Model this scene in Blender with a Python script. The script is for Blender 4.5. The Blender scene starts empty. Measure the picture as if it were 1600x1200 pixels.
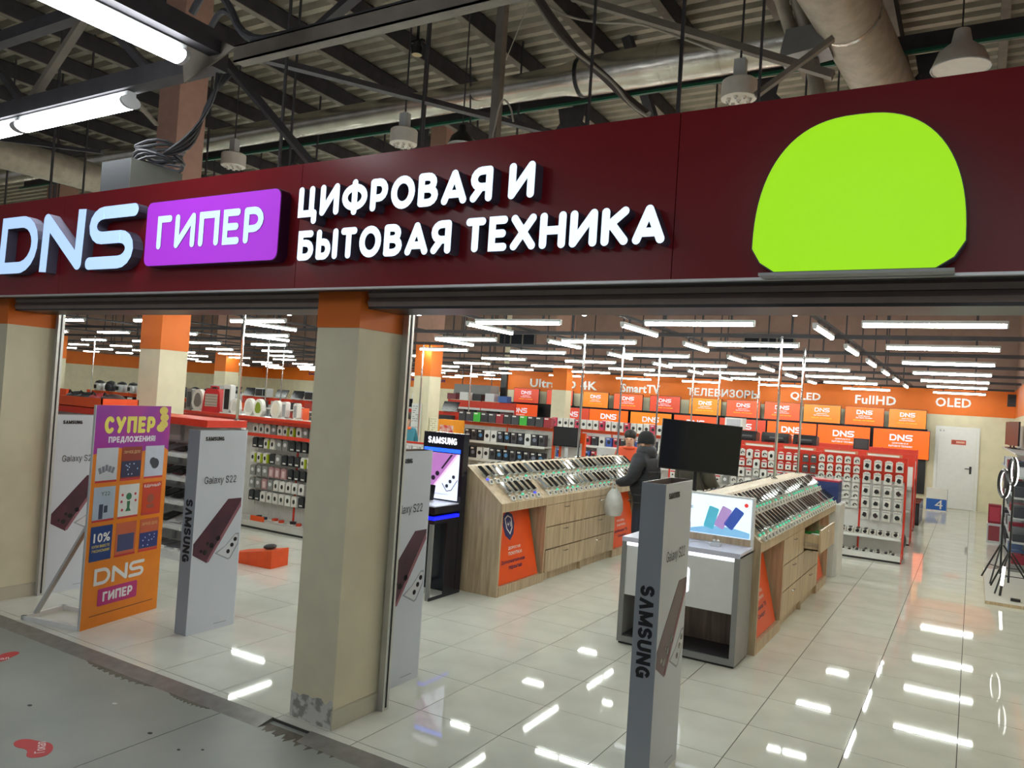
import bpy, bmesh, math, random
from mathutils import Vector, Matrix
random.seed(7)
sc = bpy.context.scene
COL = sc.collection
PI = math.pi

# ---------------------------------------------------------------- camera
FPX, YAW, PITCH, ROLL, CAMH = 1220.6, 0.53587, 0.02129, 0.06565, 2.04
def cam_axes():
    cy, sy, cp, sp = math.cos(YAW), math.sin(YAW), math.cos(PITCH), math.sin(PITCH)
    f = Vector((-sy*cp, cy*cp, sp)); r = Vector((cy, sy, 0)); u = r.cross(f)
    cr, sr = math.cos(ROLL), math.sin(ROLL)
    return cr*r + sr*u, -sr*r + cr*u, f
CR, CU, CF = cam_axes()
cd = bpy.data.cameras.new('camera'); cd.sensor_width = 36; cd.sensor_fit = 'HORIZONTAL'
cd.lens = FPX/1600*36; cd.clip_start = 0.05; cd.clip_end = 200
cam = bpy.data.objects.new('camera', cd); COL.objects.link(cam)
M = Matrix.Identity(4)
for i in range(3):
    M[i][0], M[i][1], M[i][2] = CR[i], CU[i], -CF[i]
M[2][3] = CAMH
cam.matrix_world = M
sc.camera = cam
def proj(x, y, z):
    q = Vector((x, y, z-CAMH)); d = q.dot(CF)
    if d < 0.1: return None
    return 800+FPX*q.dot(CR)/d, 600-FPX*q.dot(CU)/d, d

def _ray(px, py): return CR*((px-800)/FPX)-CU*((py-600)/FPX)+CF
def at_y(px, py, Y): d = _ray(px, py); t = Y/d.y; return Vector((d.x*t, Y, CAMH+d.z*t))
def at_x(px, py, X): d = _ray(px, py); t = X/d.x; return Vector((X, d.y*t, CAMH+d.z*t))
def at_z(px, py, Z): d = _ray(px, py); t = (Z-CAMH)/d.z; return Vector((d.x*t, d.y*t, Z))

# ---------------------------------------------------------------- world, view
w = bpy.data.worlds.new('world'); sc.world = w; w.use_nodes = True
w.node_tree.nodes['Background'].inputs[0].default_value = (0.95, 0.97, 1.0, 1)
w.node_tree.nodes['Background'].inputs[1].default_value = 0.2
vs = sc.view_settings
vs.view_transform = 'Standard'; vs.look = 'None'; vs.gamma = 1; vs.use_curve_mapping = False
vs.exposure = 0.0
sc.cycles.use_denoising = True
sc.cycles.max_bounces = 6; sc.cycles.diffuse_bounces = 3; sc.cycles.glossy_bounces = 3
sc.cycles.transmission_bounces = 4; sc.cycles.caustics_reflective = False; sc.cycles.caustics_refractive = False
sc.cycles.sample_clamp_indirect = 4
TUBE = 49.0          # shop tube light emission
MALL = 26.0          # mall tube light emission

# ---------------------------------------------------------------- materials
def S(r, g, b):
    f = lambda c: (c/255/12.92) if c/255 <= 0.04045 else ((c/255+0.055)/1.055)**2.4
    return (f(r), f(g), f(b))
MATS = {}
def mat(name, col, rough=0.5, metal=0.0, es=0.0, ecol=None, var=0.06, scale=9.0, bump=0.0, stretch=(1, 1, 1), col2=None, alpha=1.0, lo=0.35, hi=0.65, detail=3.0):
    if name in MATS: return MATS[name]
    m = bpy.data.materials.new(name); m.use_nodes = True
    nt = m.node_tree; b = nt.nodes['Principled BSDF']
    tc = nt.nodes.new('ShaderNodeTexCoord'); mp = nt.nodes.new('ShaderNodeMapping')
    mp.inputs['Scale'].default_value = stretch
    nz = nt.nodes.new('ShaderNodeTexNoise'); nz.inputs['Scale'].default_value = scale; nz.inputs['Detail'].default_value = detail
    rp = nt.nodes.new('ShaderNodeValToRGB')
    c2 = col2 if col2 else tuple(min(1, c*(1+var)) for c in col)
    c1 = col if col2 else tuple(c*(1-var) for c in col)
    rp.color_ramp.elements[0].color = (*c1, 1); rp.color_ramp.elements[0].position = lo
    rp.color_ramp.elements[1].color = (*c2, 1); rp.color_ramp.elements[1].position = hi
    L = nt.links
    L.new(tc.outputs['Object'], mp.inputs['Vector']); L.new(mp.outputs['Vector'], nz.inputs['Vector'])
    L.new(nz.outputs['Fac'], rp.inputs['Fac']); L.new(rp.outputs['Color'], b.inputs['Base Color'])
    b.inputs['Roughness'].default_value = rough; b.inputs['Metallic'].default_value = metal
    if es > 0:
        b.inputs['Emission Color'].default_value = (*(ecol or col), 1); b.inputs['Emission Strength'].default_value = es
    if bump > 0:
        bp = nt.nodes.new('ShaderNodeBump'); bp.inputs['Strength'].default_value = bump; bp.inputs['Distance'].default_value = 0.004
        L.new(nz.outputs['Fac'], bp.inputs['Height']); L.new(bp.outputs['Normal'], b.inputs['Normal'])
    if alpha < 1: b.inputs['Alpha'].default_value = alpha
    MATS[name] = m
    return m
def flat(r, g, b, rough=0.5, metal=0.0, **k):
    n = 'paint_%d_%d_%d_%d_%d' % (r, g, b, int(rough*100), int(metal*100))
    return mat(n, S(r, g, b), rough, metal, var=k.pop('var', 0.03), **k)
def glow(r, g, b, es):
    return mat('glow_%d_%d_%d_%d' % (r, g, b, int(es*100)), S(r, g, b), 0.4, 0, es=es, var=0.01)

M_TILE = mat('glazed_tile', S(220, 220, 209), 0.035, var=0.05, scale=3.0)
M_GROUT = flat(70, 68, 64, 0.9)
M_MALL = mat('painted_concrete', S(140, 145, 138), 0.42, col2=S(156, 160, 152), scale=1.6, lo=0.3, hi=0.7, bump=0.05, detail=6)
M_CREAM = mat('cream_wall_paint', S(222, 213, 184), 0.6, var=0.04, scale=4, bump=0.05)
M_ORANGE = mat('orange_wall_paint', S(226, 112, 22), 0.6, var=0.03, scale=3)
M_BROWN = mat('bare_brown_wall', S(150, 122, 110), 0.8, var=0.08, scale=3)
M_PLASTER = mat('chipped_plaster', S(150, 148, 140), 0.9, col2=S(204, 203, 196), scale=16, lo=0.42, hi=0.52, bump=0.6, detail=8)
M_SKIRT = mat('skirting_tile', S(196, 190, 172), 0.25, var=0.05, scale=5)
M_FASCIA = mat('dark_red_composite_panel', S(128, 27, 35), 0.26, var=0.03, scale=1.5)
M_FASCIA.node_tree.nodes['Principled BSDF'].inputs['Specular IOR Level'].default_value = .25
M_SHUT = mat('brown_steel_shutter', S(150, 132, 126), 0.5, 0.1, var=0.05)
M_RAIL = mat('pale_aluminium', S(205, 206, 205), 0.35, 0.6, var=0.04)
M_STEEL = mat('dark_steel', S(64, 62, 66), 0.6, 0.2, var=0.15, scale=5)
M_STEEL2 = mat('grey_steel', S(120, 112, 102), 0.6, 0.2, var=0.12, scale=5)
M_DECK = mat('galvanised_deck', S(160, 154, 138), 0.5, 0.3, var=0.15, scale=2.5)
M_DUCT = mat('spiral_duct_sheet', S(206, 202, 192), 0.26, 0.92, var=0.12, scale=4, bump=0.1)
M_CHROME = mat('chrome', S(210, 212, 214), 0.12, 1.0, var=0.02)
M_BLACK = mat('black_plastic', S(26, 26, 28), 0.35, var=0.1)
M_BLK2 = mat('satin_black', S(18, 20, 28), 0.22, var=0.05)
M_WHITE = mat('white_laminate', S(232, 232, 230), 0.35, var=0.02)
M_LGREY = mat('light_grey_plastic', S(190, 192, 192), 0.4, var=0.03)
M_GREY = mat('mid_grey_laminate', S(136, 136, 136), 0.4, var=0.03)
M_RED = mat('red_shop_metal', S(214, 52, 26), 0.4, var=0.05)
M_OREN = mat('orange_shop_metal', S(236, 84, 24), 0.4, var=0.05)
M_WOOD = mat('light_oak_laminate', S(168, 144, 116), 0.42, col2=S(208, 188, 156), scale=3.0, stretch=(9, 9, 0.7), lo=0.3, hi=0.7, detail=6)
M_WOODD = mat('dark_walnut_laminate', S(88, 72, 62), 0.45, col2=S(122, 102, 88), scale=3.0, stretch=(9, 9, 0.7), detail=6)
M_TUBE = mat('led_diffuser', S(255, 255, 255), 0.4, es=TUBE, ecol=(0.93, 1.0, 0.93), var=0.0)
M_MTUBE = mat('mall_led_diffuser', S(255, 255, 255), 0.4, es=MALL, ecol=(0.93, 0.97, 1.0), var=0.0)
M_GLASS = mat('smoked_window', S(36, 40, 46), 0.08, var=0.05)
M_SKIN = mat('skin', S(205, 158, 132), 0.55, var=0.04)
M_CABLE = flat(58, 58, 62, 0.6)

# ---------------------------------------------------------------- mesh builder
class MB:
    def __init__(s): s.v, s.f, s.m = [], [], []
    def add(s, verts, faces, m=0):
        o = len(s.v); s.v += [tuple(v) for v in verts]
        for f in faces: s.f.append(tuple(i+o for i in f)); s.m.append(m)
        return s
    def box(s, x0, y0, z0, x1, y1, z1, m=0):
        x0, x1 = sorted((x0, x1)); y0, y1 = sorted((y0, y1)); z0, z1 = sorted((z0, z1))
        return s.add([(x0,y0,z0),(x1,y0,z0),(x1,y1,z0),(x0,y1,z0),(x0,y0,z1),(x1,y0,z1),(x1,y1,z1),(x0,y1,z1)],
              [(0,3,2,1),(4,5,6,7),(0,1,5,4),(1,2,6,5),(2,3,7,6),(3,0,4,7)], m)
    def prism(s, pts, ax, a0, a1, m=0, ms=None):
        n = len(pts)
        area = sum(pts[i][0]*pts[(i+1) % n][1]-pts[(i+1) % n][0]*pts[i][1] for i in range(n))
        if area < 0: pts = list(reversed(pts))
        if ax == 'z': mk = lambda p, a: (p[0], p[1], a)
        elif ax == 'y': mk = lambda p, a: (p[0], -a, p[1])     # a grows towards -y (the viewer's side)
        else: mk = lambda p, a: (a, p[0], p[1])
        V = [mk(p, a0) for p in pts]+[mk(p, a1) for p in pts]
        s.add(V, [tuple(range(n-1, -1, -1)), tuple(range(n, 2*n))], m)
        o = len(s.v)-2*n
        for i in range(n):
            j = (i+1) % n; s.f.append((o+i, o+j, o+n+j, o+n+i)); s.m.append(m if ms is None else ms)
        return s
    def tube(s, path, r, n=8, m=0, caps=True):
        P = [Vector(p) for p in path]; k = len(P)
        R = r if isinstance(r, (list, tuple)) else [r]*k
        rings = []; N = None
        for i in range(k):
            t = (P[min(i+1, k-1)]-P[max(i-1, 0)]).normalized()
            if N is None:
                a = Vector((0, 0, 1)) if abs(t.z) < 0.9 else Vector((1, 0, 0)); N = t.cross(a).normalized()
            else:
                N = (N-t*N.dot(t)); N = N.normalized() if N.length > 1e-6 else t.orthogonal().normalized()
            B = t.cross(N)
            rings.append([P[i]+(N*math.cos(2*PI*j/n)+B*math.sin(2*PI*j/n))*R[i] for j in range(n)])
        V = [p for q in rings for p in q]; F = []
        for i in range(k-1):
            for j in range(n):
                a, b = i*n+j, i*n+(j+1) % n; F.append((a, b, b+n, a+n))
        if caps: F += [tuple(range(n-1, -1, -1)), tuple(range((k-1)*n, k*n))]
        return s.add(V, F, m)
    def bar(s, p, q, w, h, m=0):
        p, q = Vector(p), Vector(q); t = (q-p).normalized()
        a = Vector((0, 0, 1)) if abs(t.z) < 0.95 else Vector((0, 1, 0))
        n = t.cross(a).normalized(); b = n.cross(t)
        V = [e+n*(i*w/2)+b*(j*h/2) for e in (p, q) for i, j in ((-1,-1),(1,-1),(1,1),(-1,1))]
        return s.add(V, [(0,1,2,3),(7,6,5,4),(0,4,5,1),(1,5,6,2),(2,6,7,3),(3,7,4,0)], m)
    def lathe(s, prof, n=16, c=(0, 0, 0), m=0):
        V = [(c[0]+r*math.cos(2*PI*j/n), c[1]+r*math.sin(2*PI*j/n), c[2]+z) for r, z in prof for j in range(n)]
        F = []
        for i in range(len(prof)-1):
            for j in range(n):
                a, b = i*n+j, i*n+(j+1) % n; F.append((a, b, b+n, a+n))
        if prof[0][0] > 1e-5: F.append(tuple(range(n-1, -1, -1)))
        if prof[-1][0] > 1e-5: F.append(tuple(range((len(prof)-1)*n, len(prof)*n)))
        return s.add(V, F, m)
    def ball(s, c, rx, ry=None, rz=None, n=12, k=8, m=0):
        ry = ry or rx; rz = rz or rx
        prof = [(math.sin(PI*i/k), -math.cos(PI*i/k)) for i in range(k+1)]
        V = [(c[0]+r*rx*math.cos(2*PI*j/n), c[1]+r*ry*math.sin(2*PI*j/n), c[2]+z*rz) for r, z in prof for j in range(n)]
        F = []
        for i in range(k):
            for j in range(n):
                a, b = i*n+j, i*n+(j+1) % n; F.append((a, b, b+n, a+n))
        return s.add(V, F, m)
    # flat pieces in the local XZ plane, thickness towards -y
    def rect(s, x0, z0, x1, z1, t=0.002, y=0.0, m=0): return s.box(x0, y-t, z0, x1, y, z1, m)
    def poly(s, pts, t=0.002, y=0.0, m=0, ms=None): return s.prism(pts, 'y', -y, -y+t, m, ms)
    def disc(s, cx, cz, r, t=0.002, y=0.0, n=14, m=0, rz=None):
        return s.poly([(cx+r*math.cos(2*PI*i/n), cz+(rz or r)*math.sin(2*PI*i/n)) for i in range(n)], t, y, m)
    # stroke of width wd along a 2D path (x,z), extruded towards -y
    def stroke(s, path, wd, t, y=0.0, m=0, ms=None, cap='round', closed=False):
        P = [Vector((p[0], p[1])) for p in path]; n = len(P); h = wd/2
        Lp, Rp = [], []
        for i in range(n):
            if closed: a, b, c = P[i-1], P[i], P[(i+1) % n]
            else: a, b, c = P[max(i-1, 0)], P[i], P[min(i+1, n-1)]
            d1 = (b-a).normalized() if (b-a).length > 1e-9 else (c-b).normalized()
            d2 = (c-b).normalized() if (c-b).length > 1e-9 else d1
            n1 = Vector((-d1.y, d1.x)); n2 = Vector((-d2.y, d2.x)); nn = n1+n2
            nn = nn.normalized() if nn.length > 1e-6 else n1
            k = h/max(0.35, nn.dot(n1)); Lp.append(b+nn*k); Rp.append(b-nn*k)
        y1 = y-t
        def quad(a, b, c, d):      # front + back + nothing else
            s.add([(a.x,y1,a.y),(b.x,y1,b.y),(c.x,y1,c.y),(d.x,y1,d.y)], [(0,1,2,3)], m)
            s.add([(a.x,y,a.y),(b.x,y,b.y),(c.x,y,c.y),(d.x,y,d.y)], [(3,2,1,0)], m if ms is None else ms)
        def side(a, b): s.add([(a.x,y,a.y),(b.x,y,b.y),(b.x,y1,b.y),(a.x,y1,a.y)], [(0,1,2,3)], m if ms is None else ms)
        for i in range(n if closed else n-1):
            j = (i+1) % n
            quad(Rp[i], Rp[j], Lp[j], Lp[i]); side(Rp[i], Rp[j]); side(Lp[j], Lp[i])
        if not closed:
            for e, d in ((P[0], (P[0]-P[1]).normalized()), (P[-1], (P[-1]-P[-2]).normalized())):
                nn = Vector((-d.y, d.x))
                if cap == 'round':
                    A = [e+(nn*math.cos(q)+d*math.sin(q))*h for q in [PI*i/8 for i in range(9)]]
                    s.add([(a.x,y1,a.y) for a in A], [tuple(range(8, -1, -1))], m)
                    for i in range(8): side(A[i+1], A[i])
                else: side(e-nn*h, e+nn*h)
        return s
    def soft(s, path, r, n=6, m=0, it=2, **k):
        P = [Vector(p) for p in path]
        for _ in range(it):
            Q = [P[0]]
            for a, b in zip(P[:-1], P[1:]): Q += [a*.75+b*.25, a*.25+b*.75]
            P = Q+[P[-1]]
        return s.tube(P, r, n, m, **k)
    def mesh(s, name, mats, smooth=False):
        me = bpy.data.meshes.new(name); me.from_pydata(s.v, [], s.f)
        for mm in (mats if isinstance(mats, (list, tuple)) else [mats]): me.materials.append(mm)
        if len(me.materials) > 1: me.polygons.foreach_set('material_index', s.m)
        if smooth:
            me.polygons.foreach_set('use_smooth', [True]*len(s.f))
            try: me.set_sharp_from_angle(angle=math.radians(40))
            except Exception: pass
        me.update()
        return me

def rrect(x0, z0, x1, z1, r, n=4):
    P = []
    for cx, cz, a in ((x1-r, z0+r, -90), (x1-r, z1-r, 0), (x0+r, z1-r, 90), (x0+r, z0+r, 180)):
        for i in range(n+1):
            q = math.radians(a+90*i/n); P.append((cx+r*math.cos(q), cz+r*math.sin(q)))
    return P
def arc(cx, cy, rx, ry, a0, a1, n=8):
    return [(cx+rx*math.cos(math.radians(a0+(a1-a0)*i/n)), cy+ry*math.sin(math.radians(a0+(a1-a0)*i/n))) for i in range(n+1)]

def props(o, label=None, cat=None, group=None, kind=None):
    if label: o['label'] = label
    if cat: o['category'] = cat
    if group: o['group'] = group
    if kind: o['kind'] = kind
    return o
def put(name, me, parent=None, loc=(0, 0, 0), rot=(0, 0, 0), **k):
    o = bpy.data.objects.new(name, me); COL.objects.link(o)
    o.location = loc; o.rotation_euler = rot
    if parent: o.parent = parent
    return props(o, **k)
def obj(name, mb, mats, parent=None, loc=(0, 0, 0), rot=(0, 0, 0), smooth=False, **k):
    return put(name, mb.mesh(name, mats, smooth), parent, loc, rot, **k)
def thing(name, loc=(0, 0, 0), rot=(0, 0, 0), **k):
    o = bpy.data.objects.new(name, None); COL.objects.link(o); o.empty_display_size = 0.1
    o.location = loc; o.rotation_euler = rot
    return props(o, **k)
def dup(root, loc, rot=None, parent=None, **k):
    def cp(o, par):
        c = o.copy(); COL.objects.link(c); c.parent = par
        for ch in o.children: cp(ch, c)
        return c
    r = cp(root, parent); r.location = loc
    if rot is not None: r.rotation_euler = rot
    for q in ('label', 'group'):
        if q in k: r[q] = k[q]
    return r
ORD = 'first second third fourth fifth sixth seventh eighth ninth tenth eleventh twelfth thirteenth fourteenth fifteenth sixteenth seventeenth eighteenth nineteenth twentieth'.split()
TEN = {20: 'twenty', 30: 'thirty', 40: 'forty', 50: 'fifty'}
def ordn(i):           # 0 -> first
    n = i+1
    if n <= 20: return ORD[i]
    if n % 10 == 0: return {30: 'thirtieth', 40: 'fortieth', 50: 'fiftieth'}[n]
    return TEN[n//10*10]+'-'+ORD[n % 10-1]

# text as mesh in local XZ plane, facing -y, fitted to the box
_tc = {}
try:
    import os
    FONT = bpy.data.fonts.load(os.path.join(bpy.utils.system_resource('DATAFILES', path='fonts'), 'Inter.woff2'))
except Exception: FONT = None
def text_mb(body, x0, z0, x1, z1, t=0.003, bold=0.0, y=0.0, keep=False, shear=0.0, m=0, mb=None):
    key = (body, bold)
    if key not in _tc:
        c = bpy.data.curves.new('t', 'FONT'); c.body = body; c.offset = bold*.8; c.space_character = 1+bold*2; c.resolution_u = 2; c.extrude = 0
        if FONT and 'Galaxy' in body: c.font = FONT
        o = bpy.data.objects.new('t', c); me = bpy.data.meshes.new_from_object(o)
        V = [(v.co.x, v.co.y) for v in me.vertices]; F = [tuple(p.vertices) for p in me.polygons]
        bpy.data.objects.remove(o); bpy.data.meshes.remove(me)
        _tc[key] = (V, F)
    V, F = _tc[key]
    xa, xb = min(v[0] for v in V), max(v[0] for v in V); za, zb = min(v[1] for v in V), max(v[1] for v in V)
    sx, sz = (x1-x0)/(xb-xa), (z1-z0)/(zb-za)
    if keep:
        k = min(sx, sz); cx, cz = (x0+x1)/2, (z0+z1)/2
        T = [((v[0]-(xa+xb)/2)*k+cx, (v[1]-(za+zb)/2)*k+cz) for v in V]
    else: T = [((v[0]-xa)*sx+x0, (v[1]-za)*sz+z0) for v in V]
    if shear: T = [(a+(b-z0)*shear, b) for a, b in T]
    mb = mb or MB()
    n = len(T)
    if t <= 0.0045:
        mb.add([(a, y-t, b) for a, b in T], F, m)
    else:
        mb.add([(a, y-t, b) for a, b in T]+[(a, y, b) for a, b in T], F, m)
        o = len(mb.v)-2*n; cnt = {}
        for f in F:
            for i in range(len(f)):
                e = (f[i], f[(i+1) % len(f)]); cnt[e] = 1
        for (a, b) in cnt:
            if (b, a) not in cnt: mb.f.append((o+b, o+a, o+n+a, o+n+b)); mb.m.append(m)
    return mb
def text(name, body, x0, z0, x1, z1, ma, parent, loc=(0, 0, 0), rot=(0, 0, 0), **k):
    return obj(name, text_mb(body, x0, z0, x1, z1, **k), ma, parent, loc, rot)

# rounded channel letters: strokes in a box of height 1
def letter_strokes(ch, t=0.2):
    a, b = t/2, 1-t/2
    if ch == 'И': w = 0.78; return w, [[(a,a),(a,b)], [(w-a,a),(w-a,b)], [(a,a),(w-a,b)]]
    if ch == 'Н': w = 0.78; return w, [[(a,a),(a,b)], [(w-a,a),(w-a,b)], [(a,.5),(w-a,.5)]]
    if ch == 'П': w = 0.74; return w, [[(a,a),(a,b),(w-a,b),(w-a,a)]]
    if ch == 'Г': w = 0.58; return w, [[(a,a),(a,b),(w-a,b)]]
    if ch == 'Т': w = 0.66; return w, [[(a,b),(w-a,b)], [(w/2,a),(w/2,b)]]
    if ch == 'Е': w = 0.6; return w, [[(w-a,b),(a,b),(a,a),(w-a,a)], [(a,.5),(w-a-.04,.5)]]
    if ch == 'Х': w = 0.78; return w, [[(a,a),(w-a,b)], [(a,b),(w-a,a)]]
    if ch == 'К': w = 0.74; return w, [[(a,a),(a,b)], [(w-a,b),(a+.05,.5)], [(a+.16,.56),(w-a,a)]]
    if ch == 'А': w = 0.84; return w, [[(a,a),(w/2,b)], [(w/2,b),(w-a,a)], [(w*.27,.3),(w*.73,.3)]]
    if ch == 'О': w = 0.86; return w, [('c', arc(w/2,.5,w/2-a,.5-a,0,360,24)[:-1])]
    if ch == 'Ц': w = 0.8; return w, [[(a,b),(a,a),(w-a-.02,a)], [(w-a-.12,b),(w-a-.12,a)], [(w-a,a),(w-a,-.12)]]
    if ch == 'Ф': w = 0.98; return w, [('c', arc(w/2,.5,w/2-a,.3,0,360,24)[:-1]), [(w/2,a-.06),(w/2,b+.06)]]
    if ch == 'Р': w = 0.66; return w, [[(a,a),(a,b)], [(a,b),(w*.5,b)]+arc(w*.5,(b+.4)/2,w*.5-a,(b-.4)/2,90,-90,8)+[(a,.4)]]
    if ch == 'Я': w = 0.7; return w, [[(w-a,a),(w-a,b)], [(w-a,b),(w*.5,b)]+arc(w*.5,(b+.42)/2,w*.5-a,(b-.42)/2,90,270,8)+[(w-a,.42)], [(w*.5,.42),(a,a)]]
    if ch == 'В': w = 0.7; return w, [[(a,a),(a,b)], [(a,b),(w*.48,b)]+arc(w*.48,(b+.53)/2,w*.44-a,(b-.53)/2,90,-90,8)+[(a,.53)], [(a,.53),(w*.5,.53)]+arc(w*.5,(a+.53)/2,w*.5-a,(.53-a)/2,90,-90,8)+[(a,a)]]
    if ch == 'Б': w = 0.7; return w, [[(w-a-.04,b),(a,b),(a,a)], [(a,.58),(w*.5,.58)]+arc(w*.5,(a+.58)/2,w*.5-a,(.58-a)/2,90,-90,8)+[(a,a)]]
    if ch == 'Ы': w = 0.92; return w, [[(a,a),(a,b)], [(a,.58),(.32,.58)]+arc(.32,(a+.58)/2,.24-a*.4,(.58-a)/2,90,-90,8)+[(a,a)], [(w-a,a),(w-a,b)]]
    if ch == 'S':
        w = 0.72; r = (1-2*a)/4; return w, [arc(w/2, 1-a-r, w/2-a, r, 5, 270, 12)+arc(w/2, a+r, w/2-a, r, 90, -175, 12)[1:]]
    if ch == 'Λ': w = 0.82; return w, [[(a,0),(w/2,1-a*.4)], [(w/2,1-a*.4),(w-a,0)]]
    if ch == 'M': w = 0.98; return w, [[(a,0),(a,1)], [(w-a,0),(w-a,1)], [(a,1-a*.6),(w/2,a)], [(w/2,a),(w-a,1-a*.6)]]
    if ch == 'U': w = 0.76; return w, [[(a,1),(a,.36)]+arc(w/2,.36,w/2-a,.36-a,180,360,10)+[(w-a,1)]]
    if ch == 'N': w = 0.8; return w, [[(a,0),(a,1)], [(w-a,0),(w-a,1)], [(a,1-a*.8),(w-a,a*.8)]]
    if ch == 'G': w = 0.78; return w, [arc(w/2,.5,w/2-a,.5-a,35,300,14)+[(w-a,a+.06),(w-a,.45),(w*.52,.45)]]
    if ch == 'С': w = 0.74; return w, [arc(w/2+.04,.5,w/2-a,.5-a,45,315,14)]
    if ch == 'У': w = 0.74; return w, [[(a,b),(w*.52,.4)], [(w-a,b),(w*.36,a)]]
    if ch == 'Л': w = 0.74; return w, [[(a,a),(w*.4,b),(w-a,b),(w-a,a)]]
    if ch == 'Д': w = 0.84; return w, [[(a+.1,a+.1),(w*.42,b),(w-a-.1,b),(w-a-.1,a+.1)], [(a,-.06),(a,a+.08),(w-a,a+.08),(w-a,-.06)]]
    if ch == 'Ж': w = 1.0; return w, [[(w/2,a),(w/2,b)], [(a,b),(w/2,.5)], [(a,a),(w/2,.5)], [(w-a,b),(w/2,.5)], [(w-a,a),(w/2,.5)]]
    if ch == '!': w = 0.24; return w, [[(w/2,.36),(w/2,b)], [(w/2,a),(w/2,a+.02)]]
    return 0.4, []
def word_mb(body, x0, z0, x1, z1, t=.22, depth=.002, y=0.0, gap=.12, cap='butt'):
    W = [letter_strokes(c, t)[0] for c in body]; H = z1-z0; sx = (x1-x0)/(sum(W)+gap*(len(body)-1)); x = 0.0; mb = MB()
    for c, wd in zip(body, W):
        for qi, q in enumerate(letter_strokes(c, t)[1]):
            cl = q[0] == 'c'; pts = q[1] if cl else q
            mb.stroke([(x0+(x+p[0])*sx, z0+p[1]*H) for p in pts], t*min(H, 1.25*sx), depth+.0002*qi, y, closed=cl, cap=cap)
        x += wd+gap
    return mb
def channel_line(parent, body, x0, z0, x1, z1, t, mf, ms, depth, y=0.0, name='letter'):
    gap = 0.09; W = [letter_strokes(c, t)[0] if c != ' ' else 0.28 for c in body]
    tot = sum(W)+gap*(len(body)-1); H = z1-z0; sx = (x1-x0)/tot
    x = 0.0
    for c, wd in zip(body, W):
        if c != ' ':
            mb = MB(); _, st = letter_strokes(c, t)
            for qi, q in enumerate(st):
                cl = q[0] == 'c'; pts = q[1] if cl else q
                mb.stroke([(x0+(x+p[0])*sx, z0+p[1]*H) for p in pts], t*H*0.98, depth+.0006*qi, y, 0, 1, closed=cl)
            obj(name, mb, [mf, ms], parent)
        x += wd+gap
def dns_mbs(x0, z0, x1, z1, t=0.19, depth=0.003, y=0.0, m=0, ms=None, shear=0.05):
    H = z1-z0; wl = 1.32
    k = (x1-x0)/(3*wl+0.3)/1.0; wd = t*H
    def T(p, ox): 
        u, v = p
        return (x0+(ox+u)*k+(v-0.5)*H*shear, z0+v*H)
    e = t/2; out = []
    A = e*H/k
    D = [(A, e), (A, 1-e), (wl*.55, 1-e)]+arc(wl*.55, .5, wl*.45-A, .5-e, 80, -80, 9)+[(wl*.55, e)]
    out.append(MB().stroke([T(p, 0) for p in D], wd, depth, y, m, ms, closed=True))
    o = wl+.15; mb = MB()
    mb.stroke([T((A, 0), o), T((A, .86), o)], wd*1.08, depth, y, m, ms, cap='butt')
    mb.stroke([T((A*1.02, .88), o), T((wl-A*1.02, .12), o)], wd*1.1, depth+.0005, y, m, ms)
    mb.stroke([T((wl-A, .14), o), T((wl-A, 1), o)], wd*1.08, depth+.001, y, m, ms, cap='butt')
    out.append(mb)
    o = 2*wl+.3; q = .25-e/2
    Sx = [(wl-A*.6, 1-e), (wl*.3, 1-e)]+arc(wl*.3, (1-e+.5)/2, wl*.3-A, (.5-e)/2, 90, 270, 8)+[(wl*.7, .5)]+arc(wl*.7, (.5+e)/2, wl*.3-A, (.5-e)/2, 90, -90, 8)+[(A*.8, e)]
    out.append(MB().stroke([T(p, o) for p in Sx], wd, depth, y, m, ms))
    return out
def join(mbs):
    r = MB()
    for b in mbs:
        o = len(r.v); r.v += b.v; r.f += [tuple(i+o for i in f) for f in b.f]; r.m += b.m
    return r
RX = (0, 0, 0)                 # faces -y
RPX = (0, 0, PI/2)             # local -y -> +x : faces +x, local x -> +y

# ================================================================ SETTING
def struct(name, mb, m, label, cat, parent=None, **k):
    o = obj(name, mb, m, parent, **k)
    if not parent: props(o, label, cat, None, 'structure')
    return o
# store floor: grout bed and tiles
fl_o = struct('floor', MB().box(-36, 3.49, -0.12, 0.86, 32, -0.004), M_GROUT, 'cream glossy tiled shop floor behind the threshold strip', 'floor')
tile_me = MB().box(-0.2972, -0.2972, -0.004, 0.2972, 0.2972, 0.0).mesh('tile', M_TILE)
cells = []
for i in range(-60, 2):
    for j in range(0, 48):
        x0, x1 = max(-36, 0.6*i), min(0.86, 0.6*i+0.6); y0, y1 = max(3.49, 3.56+0.6*(j-1)), min(32, 3.56+0.6*j)
        if x1-x0 < .05 or y1-y0 < .03: continue
        cx, cy = (x0+x1)/2, (y0+y1)/2
        full = (x1-x0 > .59 and y1-y0 > .59)
        p = proj(cx, cy, 0); vis = p and -40 < p[0] < 1640 and 700 < p[1] < 1260
        cells.append((p[2] if p else 99, vis and full, x0, x1, y0, y1))
cells.sort(key=lambda c: c[0]); n = 0; rest = MB()
for d, ok, x0, x1, y0, y1 in cells:
    if ok and n < 290:
        put('tile', tile_me, fl_o, ((x0+x1)/2, (y0+y1)/2, 0)); n += 1
    else: rest.box(x0+.0028, y0+.0028, -0.004, x1-.0028, y1-.0028, 0.0)
props(obj('tile_field', rest, M_TILE, fl_o), kind='stuff')
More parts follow.
